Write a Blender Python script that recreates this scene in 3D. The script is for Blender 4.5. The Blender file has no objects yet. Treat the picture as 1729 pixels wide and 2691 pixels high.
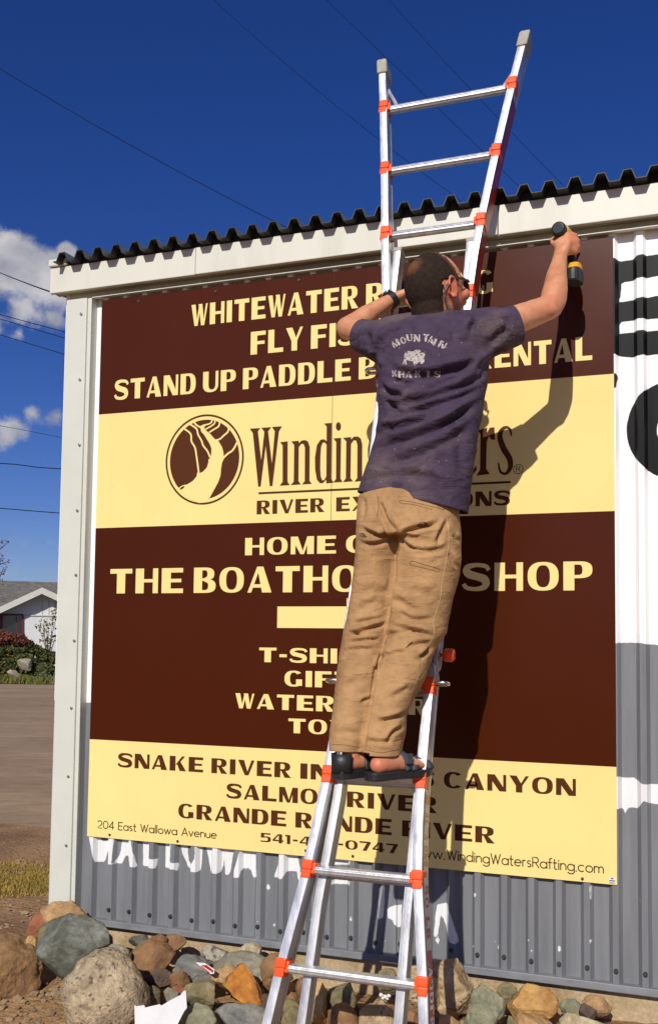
import bpy, bmesh, math, random
import numpy as np
from mathutils import Vector, Matrix, noise as mnoise
from mathutils.bvhtree import BVHTree

SC = bpy.context.scene
COL = SC.collection
random.seed(7)
rng = np.random.default_rng(11)

# ---------------------------------------------------------------- camera
CAM = np.array([2.48101816, -3.75902258, 1.3064746])
ROT = np.array([[0.94263465, 0.33359725, 0.01236099],
                [-0.00905545, 0.0625672, -0.99799967],
                [-0.33370334, 0.94063714, 0.06199889]])     # rows: right, down, forward
FPX, CX, CY = 2500.0, 864.5, 1535.5
PW, PH = 1729.0, 2691.0
cd = bpy.data.cameras.new('camera')
cam = bpy.data.objects.new('camera', cd)
COL.objects.link(cam)
SC.camera = cam
cd.sensor_fit = 'HORIZONTAL'
cd.sensor_width = 36.0
cd.lens = 36.0 * FPX / PW
cd.shift_y = (CY - PH / 2) / PW
cd.clip_start, cd.clip_end = 0.05, 4000.0
M = Matrix.Identity(4)
for i in range(3):
    M[i][0] = ROT[0][i]
    M[i][1] = -ROT[1][i]
    M[i][2] = -ROT[2][i]
    M[i][3] = CAM[i]
cam.matrix_world = M

# ---------------------------------------------------------------- sun, sky, exposure
SUN_TRAVEL = Vector((-0.040, 1.0, -0.67)).normalized()
SUN_ELEV = math.asin(-SUN_TRAVEL.z)
SUN_AZ = math.atan2(-SUN_TRAVEL.x, -SUN_TRAVEL.y)           # bearing of the sun from +y, towards +x
ld = bpy.data.lights.new('sun', 'SUN')
ld.energy = 4.2
ld.angle = math.radians(0.5)
ld.color = (1.0, 0.955, 0.89)
sun = bpy.data.objects.new('sun', ld)
COL.objects.link(sun)
sun.location = (2, -8, 8)
sun.rotation_euler = SUN_TRAVEL.to_track_quat('-Z', 'Y').to_euler()

world = bpy.data.worlds.new('World')
SC.world = world
world.use_nodes = True
SC.view_settings.view_transform = 'Standard'
SC.view_settings.look = 'None'
SC.view_settings.exposure = 0.0
SC.view_settings.gamma = 1.0


def ray(u, v):
    d = ROT.T @ np.array([(u - CX) / FPX, (v - CY) / FPX, 1.0])
    return d


KD = 1729.0 / 1540.0      # measurements were taken on a 1540-wide copy of the photo


def px(u, v, y):
    """point on the upright plane at distance y from the wall, seen at (u, v)"""
    d = ray(u * KD, v * KD)
    return CAM + d * (y - CAM[1]) / d[1]


def pz(u, v, z):
    d = ray(u * KD, v * KD)
    return CAM + d * (z - CAM[2]) / d[2]


def pd(u, v, dep):
    return CAM + ray(u * KD, v * KD) * dep


def to_px(P):
    q = (np.asarray(P, float) - CAM) @ ROT.T
    return np.stack([(FPX * q[..., 0] / q[..., 2] + CX) / KD, (FPX * q[..., 1] / q[..., 2] + CY) / KD], -1)


def zz(ox, oy, sc):
    """coordinates read in an enlarged crop of the photo -> 1540-wide copy"""
    return lambda X, Y: ((ox + X / sc) / KD, (oy + Y / sc) / KD)


# ---------------------------------------------------------------- world shader: Nishita sky with cumulus low on the left
def build_world():
    nt = world.node_tree
    N, L = nt.nodes, nt.links
    N.clear()
    out = N.new('ShaderNodeOutputWorld')
    bg = N.new('ShaderNodeBackground')
    bg.inputs['Strength'].default_value = 0.085
    sky = N.new('ShaderNodeTexSky')
    sky.sky_type = 'NISHITA'
    sky.sun_disc = False
    sky.sun_elevation = SUN_ELEV
    sky.sun_rotation = SUN_AZ
    sky.altitude = 1200
    sky.air_density = 1.0
    sky.dust_density = 1.2
    sky.ozone_density = 3.0
    hs = N.new('ShaderNodeHueSaturation')
    hs.inputs['Saturation'].default_value = 1.22
    hs.inputs['Hue'].default_value = 0.512
    hs.inputs['Value'].default_value = 0.78
    tint = N.new('ShaderNodeMix'); tint.data_type = 'RGBA'; tint.blend_type = 'MULTIPLY'; tint.inputs['Factor'].default_value = 1
    tint.inputs['B'].default_value = (0.92, 0.94, 1.16, 1)
    L.new(sky.outputs['Color'], tint.inputs['A'])
    L.new(tint.outputs['Result'], hs.inputs['Color'])
    tc = N.new('ShaderNodeTexCoord')
    nz = N.new('ShaderNodeTexNoise')
    nz.inputs['Scale'].default_value = 20.0
    nz.inputs['Detail'].default_value = 8.0
    nz.inputs['Roughness'].default_value = 0.6
    L.new(tc.outputs['Generated'], nz.inputs['Vector'])
    nz2 = N.new('ShaderNodeTexNoise')
    nz2.inputs['Scale'].default_value = 26.0
    nz2.inputs['Detail'].default_value = 4.0
    L.new(tc.outputs['Generated'], nz2.inputs['Vector'])
    # clouds as puffs: (1540-space pixel, radius px, weight)
    puffs = [(20, 610, 95, 1.0), (105, 655, 90, 1.0), (-70, 600, 130, 1.0), (155, 590, 30, .9), (60, 720, 70, .62),
             (125, 745, 42, .6), (18, 1012, 48, .60), (75, 965, 24, .32), (135, 975, 24, .26), (-140, 700, 140, 1.0),
             (20, 1320, 60, .25), (120, 1290, 50, .22), (45, 780, 26, .5)]
    acc = None
    for (u, v, r, w) in puffs:
        c = ray(u * KD, v * KD)
        c = c / np.linalg.norm(c)
        d = N.new('ShaderNodeVectorMath')
        d.operation = 'DISTANCE'
        L.new(tc.outputs['Generated'], d.inputs[0])
        d.inputs[1].default_value = tuple(c)
        m = N.new('ShaderNodeMath')
        m.operation = 'MULTIPLY_ADD'
        L.new(d.outputs['Value'], m.inputs[0])
        m.inputs[1].default_value = -w / (r * KD / FPX)
        m.inputs[2].default_value = w
        if acc is None:
            acc = m
        else:
            mx = N.new('ShaderNodeMath')
            mx.operation = 'SMOOTH_MAX'
            L.new(acc.outputs[0], mx.inputs[0])
            L.new(m.outputs[0], mx.inputs[1])
            mx.inputs[2].default_value = 0.12
            acc = mx
    a1 = N.new('ShaderNodeMath')
    a1.operation = 'MULTIPLY_ADD'
    L.new(nz.outputs['Fac'], a1.inputs[0])
    a1.inputs[1].default_value = 1.7
    a1.inputs[2].default_value = -0.92
    a2 = N.new('ShaderNodeMath')
    a2.operation = 'ADD'
    L.new(acc.outputs[0], a2.inputs[0])
    L.new(a1.outputs[0], a2.inputs[1])
    mr = N.new('ShaderNodeMapRange')
    mr.interpolation_type = 'SMOOTHSTEP'
    mr.inputs['From Min'].default_value = 0.02
    mr.inputs['From Max'].default_value = 0.42
    mr.inputs['To Max'].default_value = 0.93
    L.new(a2.outputs[0], mr.inputs['Value'])
    # cloud brightness: tops lit, bases grey, by the billow noise
    cr = N.new('ShaderNodeValToRGB')
    cr.color_ramp.elements[0].position = 0.34
    cr.color_ramp.elements[0].color = (3.3, 3.5, 4.2, 1)
    cr.color_ramp.elements[1].position = 0.68
    cr.color_ramp.elements[1].color = (7.2, 7.0, 7.2, 1)
    L.new(nz2.outputs['Fac'], cr.inputs['Fac'])
    mix = N.new('ShaderNodeMix')
    mix.data_type = 'RGBA'
    L.new(mr.outputs['Result'], mix.inputs['Factor'])
    L.new(hs.outputs['Color'], mix.inputs['A'])
    L.new(cr.outputs['Color'], mix.inputs['B'])
    L.new(mix.outputs['Result'], bg.inputs['Color'])
    L.new(bg.outputs['Background'], out.inputs['Surface'])


build_world()


# ---------------------------------------------------------------- object helpers
def wloc(o):
    p = Vector((0, 0, 0))
    while o is not None:
        p += o.location
        o = o.parent
    return p


def tag(o, label, cat=None, group=None, kind=None):
    if label: o['label'] = label
    if cat: o['category'] = cat
    if group: o['group'] = group
    if kind: o['kind'] = kind
    return o


def thing(name, loc, label, cat, group=None):
    o = bpy.data.objects.new(name, None)
    o.empty_display_size = 0.1
    COL.objects.link(o)
    o.location = Vector(loc)
    return tag(o, label, cat, group)


class MB:
    """collects world-space geometry, then links it as one mesh object"""

    def __init__(self):
        self.v, self.f, self.m = [], [], []

    def add(self, vs, fs, mi=0):
        b = len(self.v)
        self.v += [tuple(float(c) for c in p) for p in vs]
        self.f += [tuple(b + i for i in f) for f in fs]
        self.m += [mi] * len(fs)
        return self

    def box(self, lo, hi, mi=0):
        x0, y0, z0 = lo
        x1, y1, z1 = hi
        vs = [(x0, y0, z0), (x1, y0, z0), (x1, y1, z0), (x0, y1, z0), (x0, y0, z1), (x1, y0, z1), (x1, y1, z1), (x0, y1, z1)]
        return self.add(vs, [(0, 3, 2, 1), (4, 5, 6, 7), (0, 1, 5, 4), (1, 2, 6, 5), (2, 3, 7, 6), (3, 0, 4, 7)], mi)

    def obox(self, c, ax, ay, az, mi=0):
        """oriented box: half-axis vectors"""
        c, ax, ay, az = [np.asarray(q, float) for q in (c, ax, ay, az)]
        vs = [c + sx * ax + sy * ay + sz * az for sz in (-1, 1) for sx, sy in ((-1, -1), (1, -1), (1, 1), (-1, 1))]
        return self.add(vs, [(0, 3, 2, 1), (4, 5, 6, 7), (0, 1, 5, 4), (1, 2, 6, 5), (2, 3, 7, 6), (3, 0, 4, 7)], mi)

    def loft(self, rings, caps=True, mi=0, closed=True):
        n = len(rings[0])
        vs = [p for r in rings for p in r]
        fs = []
        for i in range(len(rings) - 1):
            for j in range(n if closed else n - 1):
                k = (j + 1) % n
                fs.append((i * n + j, i * n + k, (i + 1) * n + k, (i + 1) * n + j))
        if caps:
            fs.append(tuple(range(n))[::-1])
            fs.append(tuple((len(rings) - 1) * n + j for j in range(n)))
        return self.add(vs, fs, mi)

    def tube(self, pts, rad, n=10, caps=True, mi=0, ref=None):
        """round tube through points; rad a number, a list or a list of (r_side, r_ref)"""
        P = [np.asarray(p, float) for p in pts]
        if not hasattr(rad, '__len__'):
            rad = [rad] * len(P)
        ref = np.asarray(ref if ref is not None else (0.13, 0.21, 0.97), float)
        rings = []
        for i, p in enumerate(P):
            t = P[min(i + 1, len(P) - 1)] - P[max(i - 1, 0)]
            t = t / (np.linalg.norm(t) + 1e-12)
            w = ref - t * (ref @ t)
            if np.linalg.norm(w) < 1e-3:
                w = np.array([1, 0, 0]) - t * t[0]
            w /= np.linalg.norm(w)
            s = np.cross(t, w)
            r = rad[i]
            ra, rb = (r, r) if not hasattr(r, '__len__') else r
            rings.append([p + s * ra * math.cos(a) + w * rb * math.sin(a) for a in np.linspace(0, 2 * math.pi, n, endpoint=False)])
        return self.loft(rings, caps, mi)

    def capsule(self, pts, rad, n=14, mi=0, ref=None):
        """tube with rounded ends"""
        P = [np.asarray(p, float) for p in pts]
        R = [r if hasattr(r, '__len__') else (r, r) for r in (rad if hasattr(rad, '__len__') else [rad] * len(P))]
        t0 = (P[0] - P[1]) / np.linalg.norm(P[0] - P[1])
        t1 = (P[-1] - P[-2]) / np.linalg.norm(P[-1] - P[-2])
        Q, S = [], []
        for a in (88, 60, 30):
            c, s = math.cos(math.radians(a)), math.sin(math.radians(a))
            Q.append(P[0] + t0 * s * min(R[0])); S.append((R[0][0] * c, R[0][1] * c))
        Q += P; S += R
        for a in (30, 60, 88):
            c, s = math.cos(math.radians(a)), math.sin(math.radians(a))
            Q.append(P[-1] + t1 * s * min(R[-1])); S.append((R[-1][0] * c, R[-1][1] * c))
        return self.tube(Q, S, n, True, mi, ref)

    def ellipsoid(self, c, ax, ay, az, nu=20, nv=12, mi=0, e=1.0):
        c, ax, ay, az = [np.asarray(q, float) for q in (c, ax, ay, az)]
        rings = []
        for i in range(nv + 1):
            ph = -math.pi / 2 + math.pi * (i if 0 < i < nv else (0.02 if i == 0 else nv - 0.02)) / nv
            rings.append([c + az * math.sin(ph) + (ax * math.cos(a) + ay * math.sin(a)) * math.cos(ph) ** e
                          for a in np.linspace(0, 2 * math.pi, nu, endpoint=False)])
        return self.loft(rings, True, mi)

    def build(self, name, mats, parent=None, origin=None, smooth=False, bevel=0.0, solid=0.0, recalc=True, bev_seg=2):
        me = bpy.data.meshes.new(name)
        if parent is not None:
            off = wloc(parent)
        elif origin is not None:
            off = Vector(origin)
        else:
            off = Vector((0, 0, 0))
        o3 = (off.x, off.y, off.z)
        me.from_pydata([(a[0] - o3[0], a[1] - o3[1], a[2] - o3[2]) for a in self.v], [], self.f)
        mats = mats if isinstance(mats, (list, tuple)) else [mats]
        for m in mats:
            me.materials.append(m)
        if len(mats) > 1:
            me.polygons.foreach_set('material_index', self.m)
        if recalc:
            bm = bmesh.new()
            bm.from_mesh(me)
            bmesh.ops.recalc_face_normals(bm, faces=bm.faces)
            bm.to_mesh(me)
            bm.free()
        if smooth:
            me.polygons.foreach_set('use_smooth', [True] * len(me.polygons))
        me.update()
        o = bpy.data.objects.new(name, me)
        COL.objects.link(o)
        if parent is not None:
            o.parent = parent
        else:
            o.location = off
        if bevel:
            b = o.modifiers.new('bevel', 'BEVEL')
            b.width = bevel
            b.segments = bev_seg
            b.limit_method = 'ANGLE'
            b.angle_limit = math.radians(35)
        if solid:
            s = o.modifiers.new('solid', 'SOLIDIFY')
            s.thickness = solid
            s.offset = -1
        return o


# ---------------------------------------------------------------- materials
def mat(name, col, rough=0.6, metal=0.0, crumple=None, var=0.0, vscale=8.0, col2=None, c2pos=(0.45, 0.65), c2scale=3.0, bump=0.0, bscale=60.0,
        spec=0.5, sss=0.0, coat=0.0, detail=6.0, stretch=None, rvar=0.0, bdist=0.01, along=None):
    m = bpy.data.materials.new(name)
    m.use_nodes = True
    nt = m.node_tree
    N, L = nt.nodes, nt.links
    b = N['Principled BSDF']
    b.inputs['Roughness'].default_value = rough
    b.inputs['Metallic'].default_value = metal
    b.inputs['Specular IOR Level'].default_value = spec
    if sss:
        b.inputs['Subsurface Weight'].default_value = sss
        b.inputs['Subsurface Radius'].default_value = (0.012, 0.005, 0.003)
        b.inputs['Subsurface Scale'].default_value = 1.0
    if coat:
        b.inputs['Coat Weight'].default_value = coat
    c = (*col, 1)
    tc = N.new('ShaderNodeTexCoord')
    vec = tc.outputs['Object']
    if stretch:
        mp = N.new('ShaderNodeMapping')
        mp.inputs['Scale'].default_value = stretch
        L.new(vec, mp.inputs['Vector'])
        vec = mp.outputs['Vector']
    if along:      # streaks along a heading on the ground
        mp = N.new('ShaderNodeMapping'); mp.vector_type = 'TEXTURE'
        mp.inputs['Rotation'].default_value = (0, 0, along[0]); mp.inputs['Scale'].default_value = (along[1], 1, 1)
        L.new(vec, mp.inputs['Vector']); vec = mp.outputs['Vector']
    last = None
    if col2 is not None:
        n2 = N.new('ShaderNodeTexNoise')
        n2.inputs['Scale'].default_value = c2scale
        n2.inputs['Detail'].default_value = detail
        n2.inputs['Roughness'].default_value = 0.6
        L.new(vec, n2.inputs['Vector'])
        r = N.new('ShaderNodeValToRGB')
        r.color_ramp.elements[0].position = c2pos[0]
        r.color_ramp.elements[0].color = c
        r.color_ramp.elements[1].position = c2pos[1]
        r.color_ramp.elements[1].color = (*col2, 1)
        L.new(n2.outputs['Fac'], r.inputs['Fac'])
        last = r.outputs['Color']
    if var:
        n1 = N.new('ShaderNodeTexNoise')
        n1.inputs['Scale'].default_value = vscale
        n1.inputs['Detail'].default_value = 8
        n1.inputs['Roughness'].default_value = 0.65
        L.new(vec, n1.inputs['Vector'])
        mr = N.new('ShaderNodeMapRange')
        mr.inputs['From Min'].default_value = 0.3
        mr.inputs['From Max'].default_value = 0.7
        mr.inputs['To Min'].default_value = 1 - var
        mr.inputs['To Max'].default_value = 1 + var
        L.new(n1.outputs['Fac'], mr.inputs['Value'])
        mx = N.new('ShaderNodeMix')
        mx.data_type = 'RGBA'
        mx.blend_type = 'MULTIPLY'
        mx.inputs['Factor'].default_value = 1
        if last is None:
            mx.inputs['A'].default_value = c
        else:
            L.new(last, mx.inputs['A'])
        L.new(mr.outputs['Result'], mx.inputs['B'])
        last = mx.outputs['Result']
        if rvar:
            m2 = N.new('ShaderNodeMapRange')
            m2.inputs['From Min'].default_value = 0.3
            m2.inputs['From Max'].default_value = 0.7
            m2.inputs['To Min'].default_value = rough - rvar
            m2.inputs['To Max'].default_value = rough + rvar
            L.new(n1.outputs['Fac'], m2.inputs['Value'])
            L.new(m2.outputs['Result'], b.inputs['Roughness'])
    if last is None:
        b.inputs['Base Color'].default_value = c
    else:
        L.new(last, b.inputs['Base Color'])
    if bump:
        n3 = N.new('ShaderNodeTexNoise')
        n3.inputs['Scale'].default_value = bscale
        n3.inputs['Detail'].default_value = 6
        L.new(vec, n3.inputs['Vector'])
        bp = N.new('ShaderNodeBump')
        bp.inputs['Strength'].default_value = bump
        bp.inputs['Distance'].default_value = bdist
        L.new(n3.outputs['Fac'], bp.inputs['Height'])
        if crumple:
            sc_, st_, di_, map_ = crumple
            mp2 = N.new('ShaderNodeMapping'); mp2.inputs['Scale'].default_value = map_; mp2.inputs['Rotation'].default_value = (0, .45, 0)
            L.new(tc.outputs['Object'], mp2.inputs['Vector'])
            n4 = N.new('ShaderNodeTexNoise'); n4.inputs['Scale'].default_value = sc_; n4.inputs['Detail'].default_value = 3.5; n4.inputs['Distortion'].default_value = .6
            L.new(mp2.outputs['Vector'], n4.inputs['Vector'])
            bp2 = N.new('ShaderNodeBump'); bp2.inputs['Strength'].default_value = st_; bp2.inputs['Distance'].default_value = di_
            L.new(n4.outputs['Fac'], bp2.inputs['Height']); L.new(bp2.outputs['Normal'], bp.inputs['Normal'])
        L.new(bp.outputs['Normal'], b.inputs['Normal'])
    return m


MT = {}
MT['trim'] = mat('trim_paint', (0.58, 0.585, 0.50), 0.45, var=0.06, vscale=3, bump=0.02, bscale=9)
MT['fascia'] = mat('fascia_paint', (0.63, 0.62, 0.52), 0.5, col2=(0.53, 0.51, 0.41), c2scale=7, c2pos=(.52, .80), stretch=(1, 1, .18), var=0.05, vscale=2, bump=0.02, bscale=9)
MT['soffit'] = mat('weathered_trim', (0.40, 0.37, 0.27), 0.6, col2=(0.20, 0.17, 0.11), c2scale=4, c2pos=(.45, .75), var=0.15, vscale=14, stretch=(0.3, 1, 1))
MT['galv'] = mat('galvanised_roof', (0.30, 0.33, 0.31), 0.4, 0.6, var=0.2, vscale=10)
MT['black_closure'] = mat('black_foam', (0.012, 0.012, 0.013), 0.75, var=0.3, vscale=30)
MT['roof_under'] = mat('shaded_dark_roof_sheet', (0.016, 0.018, 0.018), 0.55, var=0.3, vscale=30)  # dark paint, with the shade under the sheet put into its colour
MT['screw'] = mat('zinc_screw', (0.30, 0.31, 0.30), 0.4, 0.8, var=0.3, vscale=90)
MT['darkscrew'] = mat('dark_screw', (0.06, 0.07, 0.06), 0.5, 0.5)
MT['cream'] = mat('cream_lettering', (0.82, 0.655, 0.245), 0.5, spec=.2)
MT['brown'] = mat('brown_lettering', (0.080, 0.023, 0.005), 0.5, spec=.12)
MT['olive_line'] = mat('dark_brown_line', (0.055, 0.026, 0.003), 0.5, spec=.15)
MT['alu'] = mat('brushed_aluminium', (0.64, 0.645, 0.65), 0.38, 0.62, var=0.16, vscale=40, stretch=(1, 1, .12), bump=0.05, bscale=260, rvar=.1)
MT['alu_side'] = mat('worn_aluminium', (0.50, 0.50, 0.50), 0.45, 0.7, var=0.22, vscale=24, stretch=(1, 1, .2), bump=0.06, bscale=200, rvar=.12)
MT['orange'] = mat('orange_plastic', (0.86, 0.085, 0.006), 0.38, var=0.1, vscale=30)
MT['capgrey'] = mat('grey_rubber', (0.36, 0.33, 0.27), 0.7, var=0.18, vscale=40, bump=.1, bscale=120)
MT['steel'] = mat('polished_steel', (0.62, 0.61, 0.58), 0.22, 1.0, var=.1, vscale=60)
MT['sticker_red'] = mat('red_sticker', (0.38, 0.018, 0.014), 0.35, col2=(0.45, 0.40, 0.38), c2pos=(.66, .70), c2scale=40, var=.15, vscale=30)
MT['sticker_grey'] = mat('silver_sticker', (0.50, 0.49, 0.48), 0.4, .3, var=.12, vscale=60)
MT['sticker_white'] = mat('white_print', (0.72, 0.70, 0.70), 0.4)
MT['sticker_orange'] = mat('orange_print', (0.62, 0.17, 0.05), 0.4)
MT['white'] = mat('white_paint', (0.84, 0.83, 0.80), 0.5, var=0.04, vscale=6)
MT['concrete'] = mat('concrete_footing', (0.44, 0.33, 0.19), 0.9, col2=(0.33, 0.23, 0.12), c2scale=9, var=0.22, vscale=60, bump=.4, bscale=70)
# ---------------------------------------------------------------- metal building
GZ = -0.11                      # ground in front of the wall
Y_CREST, Y_VAL = 0.006, 0.028   # corrugated siding
PITCH = 0.1035
X_END = 5.6
building = thing('metal_building', (0, 0, GZ), 'low metal building with white and grey corrugated wall under a pale fascia', 'building')


def poly_sdf(P, polys):
    """signed distance (positive inside) from 2-D points to a set of polygons"""
    best = np.full(len(P), -1e9)
    for poly in polys:
        A = np.asarray(poly, float)
        B = np.roll(A, -1, 0)
        lo, hi = A.min(0) - 0.08, A.max(0) + 0.08
        sel = np.where((P[:, 0] > lo[0]) & (P[:, 0] < hi[0]) & (P[:, 1] > lo[1]) & (P[:, 1] < hi[1]))[0]
        if len(sel) == 0:
            continue
        Q = P[sel]
        dmin = np.full(len(Q), 1e9)
        ins = np.zeros(len(Q), bool)
        for a, b in zip(A, B):
            e = b - a
            t = np.clip(((Q - a) @ e) / (e @ e + 1e-12), 0, 1)
            dmin = np.minimum(dmin, np.linalg.norm(Q - (a + t[:, None] * e), axis=1))
            c = ((a[1] > Q[:, 1]) != (b[1] > Q[:, 1]))
            xi = a[0] + (Q[:, 1] - a[1]) / (b[1] - a[1] + 1e-15) * e[0]
            ins ^= c & (Q[:, 0] < xi)
        best[sel] = np.maximum(best[sel], np.where(ins, dmin, -dmin))
    return np.maximum(best, -0.08)


def wall_poly(pts, conv, y=0.012):
    r = []
    for (X, Y) in pts:
        u, v = conv(X, Y)
        p = px(u, v, y)
        r.append((p[0], p[2]))
    return r


def build_siding():
    # profile across x: crest / slope / valley
    prof = []
    x = -0.201
    k = 0
    while x < X_END:
        fine = x < 2.75
        for (dx, y0, y1, n) in ((0.022, Y_CREST, Y_CREST, 2), (0.0135, Y_CREST, Y_VAL, 2), (0.0545, Y_VAL, Y_VAL, 5), (0.0135, Y_VAL, Y_CREST, 2)):
            n = n if fine else 1
            for i in range(n):
                prof.append((x + dx * i / n, y0 + (y1 - y0) * i / n))
            x += dx
        k += 1
    prof = np.array(prof)
    zs = np.concatenate([np.arange(0.055, 3.0, 0.0125)])
    nx, nz = len(prof), len(zs)
    X = np.repeat(prof[:, 0], nz)
    Y = np.repeat(prof[:, 1], nz)
    Z = np.tile(zs, nx).copy()
    # slightly ragged bottom edge
    bot = np.arange(nx) * nz
    Z[bot] += 0.004 * np.sin(prof[:, 0] * 61) - 0.002
    idx = np.arange(nx * nz).reshape(nx, nz)
    F = np.stack([idx[:-1, :-1], idx[1:, :-1], idx[1:, 1:], idx[:-1, 1:]], -1).reshape(-1, 4)
    me = bpy.data.meshes.new('corrugated_siding')
    V = np.stack([X, Y, Z], 1) - np.array([0, 0, GZ])
    me.from_pydata(V.tolist(), [], F.tolist())
    P = np.stack([X, Z], 1)
    # white painted letters below the sign and white patches
    q = zz(220, 1960, 2.567)
    r4 = zz(700, 2150, 1.4966)
    r8 = zz(1100, 1200, 1.997)
    W = [wall_poly(p, q) for p in (
        [(35, 590), (80, 590), (112, 650), (150, 650), (155, 590), (212, 590), (190, 800), (165, 803), (150, 690), (132, 790), (72, 790)],
        [(255, 600), (315, 600), (352, 825), (315, 818), (308, 748), (270, 748), (245, 803), (195, 800), (232, 740)],
        [(388, 620), (438, 620), (425, 765), (492, 767), (484, 830), (388, 818)],
        [(540, 640), (592, 640), (585, 790), (632, 795), (628, 855), (613, 838), (540, 830)],
        [(640, 630), (650, 720), (690, 820), (725, 850), (778, 855), (786, 780), (794, 650), (755, 650), (752, 760), (730, 800), (700, 790), (690, 720), (690, 630)],
        [(808, 630), (900, 630), (912, 690), (930, 640), (1015, 640), (975, 880), (945, 878), (938, 770), (915, 865), (848, 860), (830, 760)],
        [(1060, 690), (1150, 690), (1172, 890), (1138, 902), (1110, 832), (1060, 836), (1050, 892), (1003, 890), (1030, 800)],
        [(1320, 720), (1430, 720), (1465, 920), (1440, 922), (1430, 855), (1365, 855), (1340, 900), (1272, 893), (1300, 820)],
        [(1475, 720), (1520, 720), (1560, 860), (1538, 850)])]
    W += [wall_poly(p, r4) for p in (
        [(228, 150), (330, 150), (330, 188), (228, 188)], [(228, 245), (330, 250), (328, 266), (228, 262)],
        [(445, 270), (462, 270), (456, 402), (440, 398)], [(470, 360), (535, 338), (530, 432), (500, 428), (490, 405), (472, 400)],
        [(668, 345), (710, 338), (738, 420), (757, 502), (720, 488), (700, 420), (684, 380), (668, 478), (654, 470), (662, 380)],
        [(1272, 265), (1280, 265), (1279, 325), (1273, 320)])]
    W += [wall_poly(p, r8) for p in (
        [(1020, 1672), (1075, 1690), (1130, 1690), (1175, 1720), (1260, 1725), (1290, 1835), (1220, 1825), (1180, 1805), (1150, 1850), (1100, 1845), (1085, 1880), (1070, 1850), (1020, 1850)],)]
    rr = random.Random(5)
    for i in range(46):    # paint chips showing the white below
        cx_, cz_ = rr.uniform(0.75, 2.6), abs(rr.gauss(0.0, 0.16)) + 0.075
        if cz_ > 0.6: continue
        s = rr.choice([0.003, 0.004, 0.006, 0.009])
        W.append([(cx_ + s * math.cos(a) * rr.uniform(.5, 1.3), cz_ + s * rr.uniform(.8, 2.2) * math.sin(a)) for a in np.linspace(0, 6.28, 7)[:-1]])
    r8b = zz(1550, 560, 8.603)
    r6 = zz(1500, 900, 5.9913)
    out_x = 2.62
    K = []
    # black numeral bars right of the sign: left edge vertical, three bars
    def bar(pts): K.append(wall_poly(pts, lambda a, b: (a, b)))
    bar([(1415, 604), (1441, 604), (1452, 608), (1478, 604), (1498, 596), (1540, 590), (1600, 585), (1600, 634), (1540, 642), (1500, 650), (1455, 658), (1452, 692), (1446, 704), (1500, 696), (1540, 688), (1600, 680), (1600, 734), (1540, 742), (1450, 750), (1449, 778), (1500, 773), (1540, 770), (1600, 766), (1600, 820), (1540, 826), (1480, 834), (1455, 832), (1415, 824)])
    ring = []
    cxr, cyr = 1585, 1004
    for a in np.linspace(100, 260, 26):
        ring.append((cxr + 119 * math.cos(math.radians(a)), cyr - 118 * math.sin(math.radians(a))))
    for a in np.linspace(258, 102, 26):
        ring.append((cxr + 48 * math.cos(math.radians(a)), cyr - 44 * math.sin(math.radians(a))))
    bar(ring)
    bar([(1430, 872), (1441, 874), (1447, 880), (1440, 912), (1430, 914)])
    aw = me.attributes.new('paint_white', 'FLOAT', 'POINT')
    aw.data.foreach_set('value', poly_sdf(P, W))
    ak = me.attributes.new('paint_black', 'FLOAT', 'POINT')
    ak.data.foreach_set('value', poly_sdf(P, K))
    # grey lower coat: height of its upper edge along x
    edge = np.interp(X, [-0.3, 0.0, 0.1, 2.2, 2.33, 2.45, 2.55, 5.6], [1.03, 1.02, 1.05, 1.30, 1.325, 1.315, 1.31, 1.35])
    ag = me.attributes.new('paint_grey', 'FLOAT', 'POINT')
    ag.data.foreach_set('value', np.clip(edge - Z, -0.2, 0.2))
    m = bpy.data.materials.new('painted_siding')
    m.use_nodes = True
    nt = m.node_tree
    N, L = nt.nodes, nt.links
    b = N['Principled BSDF']
    b.inputs['Roughness'].default_value = 0.42
    b.inputs['Specular IOR Level'].default_value = 0.10
    tc = N.new('ShaderNodeTexCoord')
    nz_ = N.new('ShaderNodeTexNoise'); nz_.inputs['Scale'].default_value = 45; nz_.inputs['Detail'].default_value = 6
    L.new(tc.outputs['Object'], nz_.inputs['Vector'])
    mp = N.new('ShaderNodeMapping'); mp.inputs['Scale'].default_value = (22, 22, 1.6)
    L.new(tc.outputs['Object'], mp.inputs['Vector'])
    st = N.new('ShaderNodeTexNoise'); st.inputs['Scale'].default_value = 1.0; st.inputs['Detail'].default_value = 7; st.inputs['Roughness'].default_value = .65
    L.new(mp.outputs['Vector'], st.inputs['Vector'])

    def layer(att, prev, colour, wob, v0=.82, v1=1.15):
        a = N.new('ShaderNodeAttribute'); a.attribute_name = att
        ma = N.new('ShaderNodeMath'); ma.operation = 'MULTIPLY_ADD'
        L.new(nz_.outputs['Fac'], ma.inputs[0]); ma.inputs[1].default_value = wob
        su = N.new('ShaderNodeMath'); su.operation = 'SUBTRACT'
        L.new(a.outputs['Fac'], su.inputs[0]); su.inputs[1].default_value = wob * 0.5
        L.new(su.outputs[0], ma.inputs[2])
        r = N.new('ShaderNodeMapRange'); r.inputs['From Min'].default_value = -0.0012; r.inputs['From Max'].default_value = 0.0012
        L.new(ma.outputs[0], r.inputs['Value'])
        vr = N.new('ShaderNodeMapRange'); vr.inputs['From Min'].default_value = .3; vr.inputs['From Max'].default_value = .7
        vr.inputs['To Min'].default_value = v0; vr.inputs['To Max'].default_value = v1
        L.new(st.outputs['Fac'], vr.inputs['Value'])
        cm = N.new('ShaderNodeMix'); cm.data_type = 'RGBA'; cm.blend_type = 'MULTIPLY'; cm.inputs['Factor'].default_value = 1
        cm.inputs['A'].default_value = (*colour, 1)
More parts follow.
